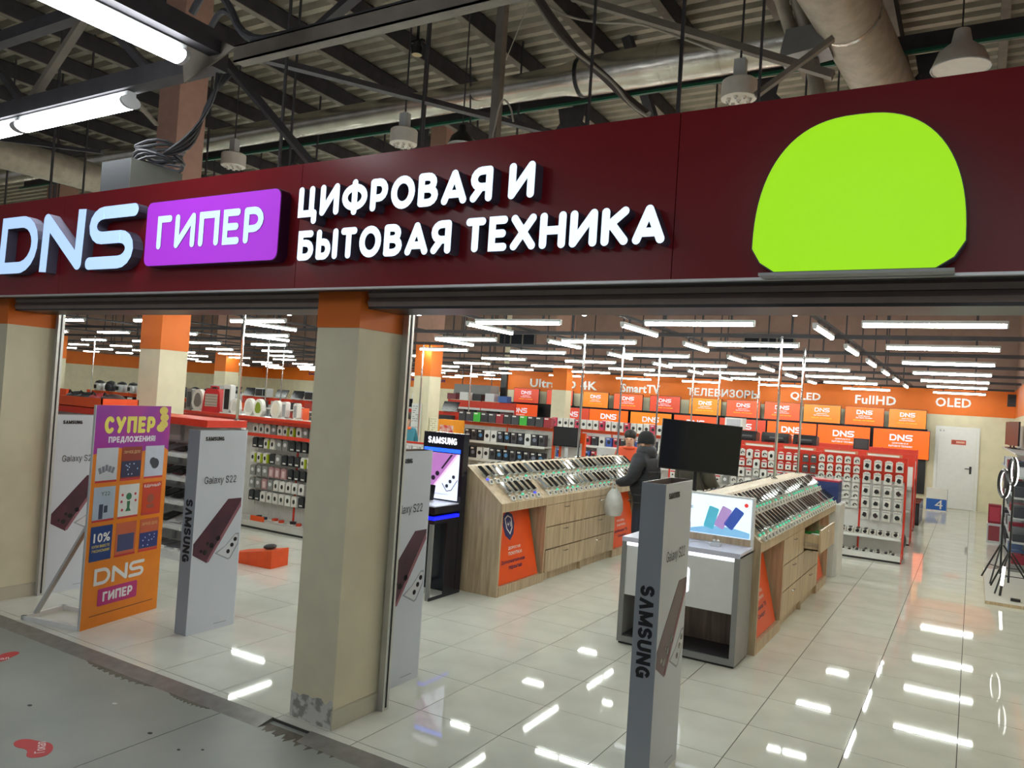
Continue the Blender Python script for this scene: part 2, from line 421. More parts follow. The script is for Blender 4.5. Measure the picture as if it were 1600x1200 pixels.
# mall floor: two slabs with a joint, old stain patches
struct('floor_mall', MB().box(-30, -12, -0.2, -3.955, 3.49, -0.02), M_MALL, 'grey painted concrete mall floor left of the joint', 'floor')
struct('floor_mall', MB().box(-3.949, -12, -0.2, 8, 3.49, -0.02), M_MALL, 'grey painted concrete mall floor right of the joint', 'floor')
M_STAIN = mat('brown_dirt_stain', S(104, 98, 86), 0.7, var=0.15, scale=20)
def stain(cx, cy, L, wd, seed, label):
    r = random.Random(seed); n = 60; P = []
    for i in range(n+1): P.append((-L/2+L*i/n, 0.0))
    for i in range(n, -1, -1): P.append((-L/2+L*i/n, -wd*(.62+.2*math.sin(i*1.1+seed)+.18*math.sin(i*2.3+seed*2))*math.sin(PI*(i+.5)/(n+1))**.5))
    obj('floor_stain', MB().prism([(cx+a, cy+b) for a, b in P], 'z', -0.02, -0.0185), M_STAIN, label=label, cat='stain', kind='thing')
stain(-5.0, 3.37, 0.75, 0.07, 3, 'small ragged brown dirt stain along the metal threshold by the promotion board')
stain(-3.3, 3.45, 0.95, 0.14, 5, 'wide brown dirt stain below the gap in the threshold at the pillar')
stain(-4.25, 3.37, 0.4, 0.05, 8, 'thin brown dirt stain at the threshold left of the pillar')
M_STICK = flat(190, 52, 56, 0.5)
def footprint(x, y, rz, label):
    t = thing('floor_sticker', (x, y, -0.02), (0, 0, rz), label=label, cat='sticker', group='red arrow stickers on the mall floor')
    P = [(-.15,-.05),(-.13,.04),(-.02,.03),(.03,.10),(.11,.11),(.13,.05),(.06,-.02),(.02,-.08),(-.08,-.09)]
    for _ in range(2): P = [q for a, b in zip(P, P[1:]+P[:1]) for q in ((a[0]*.75+b[0]*.25, a[1]*.75+b[1]*.25), (a[0]*.25+b[0]*.75, a[1]*.25+b[1]*.75))]
    obj('sticker_sheet', MB().prism(P, 'z', 0, 0.0015), M_STICK, t)
    m = text_mb('Гокал', -.09, -.05, .05, 0.0, t=0.0, bold=.01)
    m.v = [(a, c, 0.0022) for a, b, c in m.v]
    obj('sticker_lettering', m, flat(235, 225, 225), t)
footprint(-4.33, 2.45, 2.6, 'curved red floor sticker with white lettering near the floor joint')
footprint(-5.86, 3.02, 1.2, 'red floor sticker near the threshold, further from the floor joint')
for k, (x, y, r, c) in enumerate([(-4.9, 2.72, .012, 0), (-4.02, 2.93, .012, 0), (-3.72, 2.9, .008, 0), (-3.62, 2.98, .007, 0), (-4.55, 3.05, .014, 1)]):
    obj('floor_spot', MB().prism([(r*1.4*math.cos(a*PI/4), r*math.sin(a*PI/4)) for a in range(8)], 'z', -0.02, -0.0186), flat(38, 38, 38) if not c else flat(200, 200, 195), loc=(x, y, 0),
        label=['black gum spot left of the floor joint', 'black gum spot beside the floor joint', 'larger black speck right of the floor joint', 'smaller black speck right of the floor joint', 'pale scuff spot on the grey mall floor'][k], cat='spot')
for k, (x0, x1) in enumerate([(-14, -3.62), (-3.3, 5)]):
    struct('trim_%d' % (k+1), MB().prism([(3.365, -0.02), (3.49, 0.004), (3.49, -0.02)], 'x', x0, x1), mat('threshold_metal', S(150, 148, 144), 0.4, 0.5, var=.1, scale=12),
           'sloped grey metal threshold strip %s the central pillar' % ['left of', 'right of'][k], 'threshold')

# walls
def wall(name, label, parts):
    t = thing(name, label=label, cat='wall', kind='structure')
    for n_, mb, m in parts: obj(n_, mb, m, t)
    return t
wall('wall_back', 'long back wall with orange band above the televisions and white door', [
    ('lower_wall', MB().box(-14.0, 23.3, 0, 1.1, 23.5, 2.42), M_CREAM), ('orange_band', MB().box(-14.0, 23.29, 2.42, 1.1, 23.5, 3.1), M_ORANGE),
    ('upper_wall', MB().box(-14.0, 23.3, 3.1, 1.1, 23.5, 7.6), M_BROWN), ('return_wall', MB().box(-14.2, 23.3, 0, -14.0, 32, 7.6), M_CREAM),
    ('return_edge', MB().box(-14.24, 23.2, 1.9, -14.0, 23.3, 3.1), M_BLACK)])
wall('wall_right', 'right-hand cream side wall behind the ring lights', [
    ('lower_wall', MB().box(0.86, 3.6, 0, 1.1, 23.3, 2.42), M_CREAM), ('orange_band', MB().box(0.855, 3.6, 2.42, 1.1, 23.3, 3.1), M_ORANGE),
    ('upper_wall', MB().box(0.86, 3.6, 3.1, 1.1, 23.3, 7.6), M_BROWN)])
wall('wall_far', 'distant rear wall with orange band beyond the appliance shelves', [
    ('lower_wall', MB().box(-36, 32, 0, -14.2, 32.2, 2.42), M_CREAM), ('orange_band', MB().box(-36, 31.99, 2.42, -14.2, 32.2, 3.3), M_ORANGE),
    ('upper_wall', MB().box(-36, 32, 3.3, -14.2, 32.2, 7.6), M_BROWN)])
wall('wall_left', 'distant left wall with orange band beyond the multicookers', [
    ('lower_wall', MB().box(-36.2, 3.6, 0, -36, 32, 2.42), M_CREAM), ('orange_band', MB().box(-36.2, 3.6, 2.42, -35.99, 32, 3.0), M_ORANGE),
    ('upper_wall', MB().box(-36.2, 3.6, 3.0, -36, 32, 7.6), M_BROWN)])
# roof deck
dk = MB(); pitch = 0.27; P = []
y = -12.0
while y < 33:
    P += [(y, 7.62), (y+.05, 7.54), (y+.16, 7.54), (y+.21, 7.62)]; y += pitch
V = [(-37, a, b) for a, b in P]+[(9, a, b) for a, b in P]; k_ = len(P)
dk.add(V, [(i, i+1, k_+i+1, k_+i) for i in range(k_-1)])
struct('ceiling', dk, M_DECK, 'corrugated grey metal roof deck over the hall', 'ceiling')

# columns
def column(name, label, x0, x1, y0, y1, top, front=False):
    t = thing(name, ((x0+x1)/2, (y0+y1)/2, 0), label=label, cat='pillar', kind='structure')
    a, b = (x1-x0)/2, (y1-y0)/2
    obj('shaft', MB().box(-a, -b, 0, a, b, 2.42), M_CREAM, t)
    obj('orange_band', MB().box(-a-.004, -b-.004, 2.42, a+.004, b+.004, min(top, 3.1)), M_ORANGE, t)
    if top > 3.1: obj('upper_shaft', MB().box(-a, -b, 3.1, a, b, top), mat('pinkish_column', S(176, 138, 122), .8, var=.05), t)
    if front:
        obj('skirting', MB().box(a, -b-.012, 0, a+.012, b, 0.11).box(a, -b-.012, .11, a+.008, b, .115), M_SKIRT, t)
        n = 14; r = random.Random(2); P = [(-a, 0.0), (a, 0.0)]+[(a-2*a*i/n, 0.135+.035*r.random()) for i in range(n+1)]
        obj('chipped_base', MB().poly(P, .006, -b), M_PLASTER, t)
    else: obj('skirting', MB().box(-a-.01, -b-.01, 0, a+.01, b+.01, .1), M_SKIRT, t)
    return t
column('pillar_front', 'free-standing cream pillar with orange top and chipped base at the entrance', -3.57, -3.225, 3.58, 4.03, 2.66, True)
column('pillar_front', 'cream entrance pillar with orange top at the left picture edge', -7.7, -7.25, 3.58, 4.03, 2.66, True)
column('pillar_hall', 'thick cream column with orange band behind the promotion board', -9.88, -9.44, 6.6, 7.03, 7.5)
column('pillar_hall', 'cream column with taped paper sheets beside the black display tower', -9.79, -9.4, 12.6, 12.98, 7.5)
column('pillar_hall', 'cream column standing in front of the television wall', -10.1, -9.67, 19.2, 19.55, 7.5)
column('pillar_hall', 'distant cream column behind the fan heaters', -24.2, -23.6, 19.2, 19.8, 7.5)
column('pillar_hall', 'distant cream column beside the multicooker shelves', -23.9, -23.3, 12.6, 13.2, 7.5)
# paper sheets taped on the column
def sheet(x, y, z, w_, h_, rz, label, rows, col, ink):
    t = thing('paper_sheet', (x, y, z), (0, 0, rz), label=label, cat='paper')
    obj('sheet', MB().rect(-w_/2, 0, w_/2, h_, .003), col, t)
    mb = MB(); r = random.Random(len(label))
    for i in range(rows):
        zz = h_*(.93-.86*i/rows); xx = -w_/2+.03
        while xx < w_/2-.06:
            l = r.uniform(.02, .08); 
            if r.random() < .75: mb.rect(xx, zz-.012, min(xx+l, w_/2-.03), zz, .0005, -.003)
            xx += l+.02
    obj('print', mb, ink, t)
sheet(-9.66, 12.58, 1.08, .25, .78, 0, 'tall printed paper sheet taped to the column front', 16, flat(222, 222, 218), flat(110, 112, 120))
sheet(-9.38, 12.79, 1.2, .26, .4, PI/2, 'yellowish printed paper sheet taped to the column side', 8, flat(226, 222, 190), flat(150, 150, 130))

# fascia
fa = thing('sign_fascia', (-3.2, 3.41, 2.64), label='long dark red fascia board above the shop entrance', cat='fascia')
xs = [-11.4, -9.0, -6.2, -3.62+.0, -1.22, 1.2, 3.6]
for a, b in zip(xs[:-1], xs[1:]): obj('fascia_panel', MB().box(a+3.2+.002, 0, 0, b+3.2-.002, 0.05, 0.77), M_FASCIA, fa)
obj('backing_frame', MB().box(-8.2, .05, .0, 6.8, .16, .75), M_STEEL, fa)
obj('edge_strip', MB().box(-8.2, 0, -.012, 6.8, .03, .0), M_RAIL, fa)
# signs on the fascia, fronts at y = 3.33
M_SIDE = mat('letter_return', S(96, 94, 116), 0.5, var=.05)
M_FACE = mat('lit_letter_face', S(226, 240, 255), .4, es=1.15, ecol=S(214, 234, 255), var=.0)
M_FACE2 = mat('lit_logo_face', S(190, 215, 250), .4, es=.82, ecol=S(178, 212, 255), var=.0)
s1 = thing('illuminated_logo', (-6.05, 3.409, 2.8), label='glowing pale blue three-letter logo on the red fascia', cat='sign')
for m_ in dns_mbs(-.9, 0, .9, .46, t=.2, depth=.08, m=0, ms=1): obj('letter', m_, [M_FACE2, M_SIDE], s1)
s2 = thing('lightbox_sign', (-4.36, 3.409, 2.8), label='glowing purple rounded lightbox with one white word on the fascia', cat='sign')
obj('box_body', MB().poly(rrect(-.66, 0, .66, .45, .05), .078, 0), flat(70, 28, 70, .4), s2)
obj('lit_face', MB().poly(rrect(-.655, .005, .655, .445, .05), .004, -.078), mat('purple_acrylic', S(168, 52, 214), .4, es=.5, ecol=S(190, 60, 235), var=.02), s2)
channel_line(s2, 'ГИПЕР', -.53, .115, .53, .345, .205, mat('lit_white_acrylic', S(205, 232, 250), .4, es=.75, ecol=S(200, 232, 255), var=0), M_SIDE, .004, -.082)
s3 = thing('channel_letters', (-2.75, 3.409, 3.05), label='upper line of glowing white letters reading ЦИФРОВАЯ И', cat='sign')
channel_line(s3, 'ЦИФРОВАЯ И', -.8, .0, .83, .185, .235, M_FACE, M_SIDE, .08, -.001)
s4 = thing('channel_letters', (-2.4, 3.409, 2.79), label='lower line of glowing white letters reading БЫТОВАЯ ТЕХНИКА', cat='sign')
channel_line(s4, 'БЫТОВАЯ ТЕХНИКА', -1.13, .0, 1.17, .18, .235, M_FACE, M_SIDE, .08, -.001)
s5 = thing('lightbox_sign', (-.45, 3.409, 2.645), label='plain glowing lime green dome-shaped lightbox at the fascia end', cat='sign')
dome = []
for i in range(41):
    q = PI*i/40; c, s_ = math.cos(q), math.sin(q); dome.append((.395*math.copysign(abs(c)**.8, c), .1+.53*s_**.85))
dome += [(-.36, .04), (-.3, 0), (.3, 0), (.36, .04)]
obj('box_body', MB().poly(dome, .076, 0), M_SIDE, s5)
obj('lit_face', MB().poly([(a*.99, .003+b*.99) for a, b in dome], .004, -.076), mat('lime_acrylic', S(158, 224, 0), .4, es=.72, ecol=S(160, 232, 0), var=.03, scale=1.5), s5)
obj('base_lip', MB().rect(-.36, -.012, .36, 0, .08), M_LGREY, s5)

# roller shutters under the fascia
def shutter(x0, x1, label, rails):
    t = thing('roller_shutter', ((x0+x1)/2, 3.62, 0), label=label, cat='shutter'); a = (x1-x0)/2
    for z0, z1 in ((2.555, 2.605), (2.608, 2.66)): obj('slat', MB().prism([(.0, z0), (-.012, (z0+z1)/2), (.0, z1), (.3, z1), (.3, z0)], 'x', -a, a), M_SHUT, t)
    obj('bottom_bar', MB().box(-a, .0, 2.54, a, .3, 2.554), M_BLACK, t)
    obj('housing', MB().box(-a, .02, 2.66, a, .3, 3.0), M_STEEL, t)
    for xr, s_ in rails: obj('guide_rail', MB().box(xr-(x0+x1)/2, .36, 0, xr-(x0+x1)/2+s_*.045, .42, 2.6).box(xr-(x0+x1)/2+s_*.045, .385, 0.02, xr-(x0+x1)/2+s_*.05, .395, 2.6, 1), [M_RAIL, M_BLACK], t)
shutter(-7.22, -3.59, 'raised brown roller shutter over the left entrance bay', [(-7.235, 1)])
shutter(-3.2, 2.2, 'raised brown roller shutter over the right entrance bay', [(-3.212, 1)])

# ================================================================ ENTRANCE THINGS
M_CARD = mat('totem_card_white', S(205, 210, 220), .38, var=.02, scale=2)
M_CARDG = mat('totem_card_grey', S(150, 156, 164), .38, var=.02, scale=2)
M_INK = flat(18, 20, 26)
M_MAROON = mat('maroon_print', S(92, 40, 58), .35, col2=S(62, 30, 46), scale=3)
def totem(x, y, label, rz=0.0):
    wd, L, H = .14, .5, 1.64
    t = thing('advertising_totem', (x, y, 0), (0, 0, rz), label=label, cat='totem', group='cardboard phone totems at the entrance')
    a = wd/2
    def outline(d): return [(-a+d, d), (a-d, d), (a-d, L-.04)]+[((a-d)*math.cos(math.radians(q)), L-.04+(.04-d)*math.sin(math.radians(q))) for q in range(15, 180, 15)]+[(-a+d, L-.04)]
    o, i_ = outline(0), outline(.006); n = len(o); mb = MB()
    V = [(p[0], p[1], 0) for p in o]+[(p[0], p[1], H) for p in o]+[(p[0], p[1], H) for p in i_]+[(p[0], p[1], H-.3) for p in i_]
    for q in range(n):
        r = (q+1) % n
        mb.add([V[q], V[r], V[n+r], V[n+q]], [(0, 1, 2, 3)], 1 if q == 0 else 0)
        mb.add([V[n+q], V[n+r], V[2*n+r], V[2*n+q]], [(0, 1, 2, 3)], 0)
        mb.add([V[2*n+q], V[2*n+r], V[3*n+r], V[3*n+q]], [(0, 1, 2, 3)], 2)
    mb.add(V[3*n:], [tuple(range(n))], 2)
    obj('sleeve', mb, [M_CARD, M_CARDG, flat(120, 108, 100)], t)
    # narrow front: vertical lettering, read from top to bottom
    m = word_mb('SΛMSUNG', 0, 0, .5, .082, .24, .0015)
    m.v = [(-.041+c, b-.0, 1.08-a_) for a_, b, c in m.v]
    obj('front_lettering', m, M_INK, t)
    ar = dict(loc=(a, 0, 0), rot=RPX)
    obj('brand_lettering', word_mb('SΛMSUNG', .055, 1.555, .235, 1.588, .24), M_INK, t, **ar)
    text('model_lettering', 'Galaxy S22', .07, 1.19, .385, 1.265, M_INK, t, **ar)
    ph = obj('phone_print', MB().poly([(.32, 1.07), (.455, 1.07), (.455, 1.03), (.15, .56), (.01, .64), (.01, .73)], .0015), M_MAROON, t, **ar)
    obj('phone_edge_print', MB().poly([(.455, 1.05), (.455, 1.0), (.165, .565), (.145, .578)], .001, -.0015), flat(140, 88, 100), ph)
    mb = MB()
    for cx, cz in ((.125, .65), (.185, .70), (.245, .75), (.085, .665), (.145, .72)): mb.disc(cx, cz, .021 if cz != .665 and cz != .72 else .013, .001, -.0015)
    obj('lens_print', mb, flat(24, 18, 22, .2), ph)
    sp = obj('silver_phone_print', MB().poly([(.22, .63), (.36, .56), (.385, .57), (.455, .68), (.455, .775), (.42, .775), (.32, .68)], .001), flat(150, 152, 160), t, **ar)
    mb = MB()
    obj('silver_back_print', MB().poly([(.245, .628), (.358, .573), (.376, .58), (.445, .69), (.445, .76), (.42, .765), (.33, .68)], .0005, -.001), flat(206, 208, 214), sp)
    for cx, cz in ((.355, .63), (.39, .68), (.42, .725)): mb.disc(cx, cz, .018, .001, -.0015)
    obj('lens_print', mb, flat(40, 36, 40, .2), sp)
    obj('fine_print', MB().rect(.26, .045, .385, .05, .001), flat(150, 152, 156), t, **ar)
    return t
totem(-5.375, 4.12, 'grey phone totem standing right of the orange promotion board')
totem(-7.28, 4.05, 'phone totem half hidden behind the orange promotion board')
totem(-3.45, 4.16, 'phone totem partly behind the central pillar, beside the black display tower')
totem(-1.49, 4.1, 'phone totem with open top in front of the white phone kiosk')

# promotion board
pb = thing('promotion_board', (-5.98, 3.66, 0), (0, 0, math.atan2(.79, -.17)), label='orange and purple promotion board on a white tube stand', cat='board')
obj('panel', MB().rect(0, 0.0, .81, 1.79, .018, .018), mat('orange_print', S(232, 132, 22), .3, var=.03), pb)
obj('panel_edge', MB().box(-.006, -.001, 0, .0, .019, 1.79), M_LGREY, pb)
hdr = [(0, 1.79), (.81, 1.79), (.81, 1.40)]+[(.81-.81*i/12, 1.42+.025*math.sin(i*.9)) for i in range(1, 13)]
hd = obj('header_print', MB().poly(hdr, .001), mat('magenta_print', S(176, 40, 140), .3, col2=S(140, 40, 160), scale=2), pb)
obj('headline', word_mb('СУПЕР', .085, 1.56, .63, 1.70, .25, .003, cap='round'), mat('yellow_print', S(238, 226, 96), .4), pb)
obj('subheadline', word_mb('ПРЕДЛОЖЕНИЯ!', .14, 1.485, .645, 1.535, .22, .003, cap='round'), flat(240, 236, 240), pb)
mb = MB()
for cx, cz in ((.72, 1.75), (.735, 1.69), (.73, 1.63), (.70, 1.60)): mb.disc(cx, cz, .05, .002, -.001*(1+cx), 16, rz=.036)
obj('coin_print', mb, flat(226, 204, 96), pb)
kinds = [((206, 208, 214), (120, 120, 130)), ((150, 60, 40), (24, 30, 70)), ((200, 206, 220), (40, 44, 56)), ((176, 190, 206), (50, 62, 86)), ((226, 226, 220), (40, 110, 70)), ((206, 74, 44), (150, 70, 40)), ((26, 62, 128), (226, 206, 96)), ((198, 100, 70), (60, 66, 110)), ((196, 98, 70), (30, 44, 110))]
tx = [('', '', 'white leaflet with small fanned phones'), ('ЛИФНОЕ', '', ''), ('', '', ''), ('Y22', '', ''), ('', '', ''), ('ЕДИНЫЙ', '', ''), ('10%', '', ''), ('', '', ''), ('', '', '')]
for r_ in range(3):
    for c_ in range(3):
        i = r_*3+c_; x0 = .035+.255*c_; z1 = 1.445-.315*r_; w_, h_ = .215, .28
        bg, fg = kinds[i]
        pk = obj('leaflet', MB().rect(x0, z1-h_, x0+w_, z1, .002), flat(*bg, .25), pb)
        P = MB(); q = lambda a, b: (x0+a*w_, z1-h_+b*h_)
        if i == 0:
            for k in range(5):
                u = -.3+.15*k; a0 = -u*1.2; cx, cz = x0+(.5+u)*w_, z1-h_*(.58+abs(u)*.25); c, s_ = math.cos(a0), math.sin(a0)
                P.poly([(cx+dx*c-dz*s_, cz+dx*s_+dz*c) for dx, dz in ((-.013, -.025), (.013, -.025), (.013, .025), (-.013, .025))], .0008, -.002)
        elif i in (1, 8):
            P.rect(x0+.004, z1-h_*.9, x0+w_-.004, z1-h_*.42, .0008, -.002)
            obj('picture_print', join([MB().disc(x0+w_*(.15+.7*random.Random(k*3+i).random()), z1-h_*(.5+.33*random.Random(k*7+i).random()), .007, .0006, -.003, 6) for k in range(9)]), flat(170, 190, 230), pk)
        elif i == 2: P.disc(x0+w_*.55, z1-h_*.55, .045, .0008, -.002).disc(x0+w_*.42, z1-h_*.48, .035, .0008, -.0025)
        elif i == 3: P.rect(x0+.06, z1-h_*.92, x0+.10, z1-h_*.5, .0008, -.002).rect(x0+.11, z1-h_*.75, x0+.145, z1-h_*.55, .0008, -.002)
        elif i == 4:
            P.disc(x0+w_*.5, z1-h_*.36, .03, .0008, -.002).poly([q(.42, .5), q(.58, .5), q(.56, .3), q(.64, .2), q(.36, .2), q(.44, .3)], .0008, -.002)
            obj('picture_print', join([MB().disc(x0+w_*a_, z1-h_*b_, .012, .0006, -.002, 8) for a_, b_ in ((.18, .3), (.15, .5), (.2, .75), (.82, .3), (.85, .5))]), flat(190, 40, 60), pk)
        elif i == 5: P.disc(x0+w_*.45, z1-h_*.5, .04, .0008, -.002).rect(x0+.06, z1-h_*.8, x0+.14, z1-h_*.68, .0008, -.002)
        elif i == 6:
            text('leaflet_lettering', '10%', x0+.03, z1-h_*.47, x0+w_-.02, z1-h_*.2, flat(240, 240, 240), pk, bold=.03, y=-.002, t=.001)
            text('leaflet_lettering', 'КУПИ ВМЕСТЕ', x0+.02, z1-h_*.62, x0+w_-.02, z1-h_*.54, flat(226, 206, 96), pk, bold=.02, y=-.002, t=.001)
            text('leaflet_lettering', 'ЭКОНОМИЯ', x0+.02, z1-h_*.75, x0+w_-.02, z1-h_*.67, flat(226, 206, 96), pk, bold=.02, y=-.002, t=.001)
        elif i == 7: P.rect(x0+.02, z1-h_*.85, x0+w_-.02, z1-h_*.35, .0008, -.002).disc(x0+w_*.5, z1-h_*.48, .05, .0008, -.003, rz=.02)
        if P.v: obj('picture_print', P, flat(*fg), pk)
        if i in (5,): text('leaflet_lettering', 'ЕДИНЫЙ', x0+.015, z1-.045, x0+w_-.015, z1-.012, flat(240, 230, 225), pk, bold=.03, y=-.002, t=.001)
        if i in (1, 8): text('leaflet_lettering', 'ЛИЧНОЕ ДЕЛО', x0+.02, z1-.06, x0+w_-.02, z1-.03, flat(230, 180, 120), pk, bold=.02, y=-.002, t=.001)
        if i == 3: text('leaflet_lettering', 'Y22', x0+.07, z1-.07, x0+.16, z1-.04, flat(60, 90, 60), pk, y=-.002, t=.001)
        if i != 6: obj('footer_print', MB().rect(x0, z1-h_, x0+w_, z1-h_*.94, .0009, -.002), flat(196, 40, 44), pk)
obj('brand_logo', join(dns_mbs(.10, .335, .62, .47, t=.2, depth=.003, shear=.0)), flat(240, 238, 236), pb)
obj('name_plate', MB().poly(rrect(.15, .16, .56, .30, .015), .002), flat(190, 44, 120), pb)
obj('name_lettering', word_mb('ГИПЕР', .2, .19, .51, .268, .22, .002, -.002, cap='round'), flat(242, 240, 240), pb)
obj('small_print', MB().rect(.08, .09, .75, .097, .001), flat(120, 70, 30), pb)
st = M_RAIL
obj('stand_base', MB().box(0, .018, .0, .03, .62, .035).box(.38, .018, .0, .41, .62, .035).box(0, .59, 0, .41, .62, .035), M_WHITE, pb)
obj('stand_prop', MB().bar((.12, .6, .03), (.12, .03, .95), .045, .02), M_LGREY, pb)

# ================================================================ SHOP LIGHTS
def make_tube(M_, name='tube_light', L=1.15, w_=.05):
    t = thing(name, (0, 0, 0))
    obj('housing', MB().box(-L/2, -w_/2, .012, L/2, w_/2, .04), M_LGREY, t)
    obj('diffuser', MB().prism([(-w_*.46, .012), (-w_*.42, -.01), (-w_*.2, -.022), (w_*.2, -.022), (w_*.42, -.01), (w_*.46, .012)], 'x', -L/2+.015, L/2-.015), M_, t)
    obj('bracket', MB().box(-L*.3-.01, -.012, .04, -L*.3+.01, .012, .092), M_STEEL, t); obj('bracket', MB().box(L*.3-.01, -.012, .04, L*.3+.01, .012, .092), M_STEEL, t)
    for s_ in (-1, 1): obj('end_cap', MB().prism([(-w_*.5, .014), (-w_*.4, -.022), (w_*.4, -.022), (w_*.5, .014)], 'x', s_*L/2-.015 if s_ > 0 else -L/2, s_*L/2 if s_ > 0 else -L/2+.015), M_LGREY, t)
    return t
tube0 = make_tube(M_TUBE)
tube0['category'] = 'light'; tube0['group'] = 'tube lights over the shop'
first = True
def shop_tube(loc, rz, label):
    global first
    if first:
        first = False; tube0.location = loc; tube0.rotation_euler = (0, 0, rz); tube0['label'] = label
    else: dup(tube0, loc, (0, 0, rz), label=label)
CX = [-.36, -2.48, -4.63, -6.9, -9.0, -11.35, -13.9, -16.1, -18.4, -20.7, -23.0, -25.3, -27.6, -29.9, -32.2]
RY = [5.52, 7.82, 10.1, 12.45, 14.72, 17.0, 19.3, 22.4, 24.9, 27.2, 29.5]
TX = [-1.45, -3.57, -5.74, -7.9, -10.05, -12.6, -15.0, -17.25, -19.5]
TY = [6.85, 9.0, 11.25, 13.55, 15.85, 18.15, 20.8]
ZL = 2.95
def inview(x, y, z, m=60):
    p = proj(x, y, z); return p and -m < p[0] < 1600+m and 440 < p[1] < 660
for j, y in enumerate(RY):
    tr = thing('lighting_tray', (-10, y, 3.042), label='grey lighting tray across the shop, %s from the entrance' % ordn(j), cat='tray', group='lighting trays across the shop')
    x1 = .8 if y < 23 else -14.3
    obj('tray', MB().box(-35.5+10, -.03, 0, x1+10, .03, .05), M_STEEL, tr)
    for k in range(9):
        hx = -2.0-4.2*k
        if hx < x1: obj('hanger', MB().box(hx+10-.012, -.012, .05, hx+10+.012, .012, 4.502), M_STEEL, tr)
    for i, x in enumerate(CX):
        if y > 23 and x > -14.5: continue
        if inview(x, y, ZL) or (j == 0 and x > -13): shop_tube((x, y, ZL), 0, 'tube light, %s row from the entrance, %s from the right side wall' % (ordn(j), ordn(i)))
for i, x in enumerate(TX):
    tr = thing('lighting_tray', (x, 6, 3.093), label='grey lighting tray running into the shop, %s from the right wall' % ordn(i), cat='tray', group='lighting trays into the shop')
    obj('tray', MB().box(-.03, -.2, 0, .03, 16.6, .03), M_STEEL, tr)
    for k in range(4):
      if i or k > 1: obj('hanger', MB().box(-.012, 1.2+4.3*k-.012, .03, .012, 1.2+4.3*k+.012, 4.45), M_STEEL, tr)
    for j, y in enumerate(TY):
        if inview(x, y, ZL) and (i < 3 or (i, j) in ((3, 0), (3, 2), (4, 1), (5, 2))): shop_tube((x, y, ZL+.051), PI/2, 'lengthwise tube light, %s track from the right wall, %s along it' % (ordn(i), ordn(j)))

# ================================================================ PHONE COUNTERS
TH = math.atan2(.35, .45)
def make_phone(body, screen, led):
    t = thing('display_phone')
    obj('body', MB().prism(rrect(-.078, -.036, .078, .036, .008, 2), 'z', .034, .042), body, t)
    obj('screen', MB().prism(rrect(-.075, -.033, .075, .033, .007, 2), 'z', .042, .0428), screen, t)
    s_ = obj('stand', MB().box(.02, -.014, 0, .06, .014, .034).box(.078, -.02, .0, .086, .02, .05), mat('clear_acrylic', S(196, 200, 196), .1, var=.02), t)
    obj('stand_light', MB().box(.086, -.022, 0.0, .104, .022, .012), led, s_)
    g = obj('price_tag', MB().prism([(.125, 0), (.168, 0), (.168, .012), (.125, .036)], 'y', -.032, .032), flat(226, 226, 220), t)
    m = MB(); m.v = []; 
    obj('tag_print', MB().prism([(.134, .0315), (.160, .0168), (.1605, .0176), (.1345, .0325)], 'y', -.02, .02), flat(70, 72, 74), g)
    t['category'] = 'phone'
    return t
M_SCR = mat('dark_phone_glass', S(14, 15, 18), .06, var=.05)
M_SCR2 = mat('pale_phone_glass', S(120, 126, 130), .08, var=.05)
led_t = mat('teal_stand_light', S(60, 200, 170), .4, es=.5, ecol=S(60, 214, 180)); led_b = mat('blue_stand_light', S(60, 70, 220), .4, es=.8, ecol=S(60, 70, 255)); led_0 = flat(200, 204, 196, .3)
variants = [make_phone(M_BLACK, M_SCR, led_t), make_phone(M_LGREY, M_SCR, led_0), make_phone(flat(60, 76, 90, .2, .5), M_SCR, led_t), make_phone(M_CHROME, M_SCR2, led_0), make_phone(M_BLACK, M_SCR, led_b)]
used = [False]*5
def put_phone(v, loc, rot, label, group):
    if not used[v]:
        used[v] = True; o = variants[v]; o.location = loc; o.rotation_euler = rot; o['label'] = label; o['group'] = group
    else: dup(variants[v], loc, rot, label=label, group=group)
def poster(parent, x, y0, y1, words, small):
    o = obj('info_poster', MB().rect(0, 0, y1-y0, .8, .004, .004), mat('orange_poster', S(238, 84, 20), .35, var=.02), parent, (x, y0, .105), (-.235, 0, PI/2))
    W = y1-y0
    c = .38 if W > .7 else .28
    o2 = obj('shield_badge', MB().poly([(c+p[0], p[1]) for p in [(0, .745), (.10, .70), (.12, .6), (.07, .49), (-.02, .43), (-.1, .49), (-.125, .6), (-.09, .7)]], .002), flat(36, 42, 100), o)
    obj('shield_outline', MB().stroke([(c, .695), (c+.065, .665), (c+.055, .56), (c, .5), (c-.055, .56), (c-.065, .665)], .014, .002, -.002, closed=True), flat(236, 236, 240), o2)
    text('badge_lettering', '+1', c-.035, .575, c+.035, .63, flat(236, 236, 240), o2, bold=.03, y=-.002, t=.002)
    k = W/.86
    text('poster_lettering', words[0], .3*k, .33, .56*k, .365, flat(246, 240, 236), o, bold=.03)
    text('poster_lettering', words[1], .29*k, .275, .58*k, .31, flat(246, 240, 236), o, bold=.03)
    text('poster_lettering', small[0], .12*k, .19, .62*k, .235, flat(70, 30, 80), o, bold=.03)
    text('poster_lettering', small[1], .26*k, .12, .54*k, .165, flat(70, 30, 80), o, bold=.03)
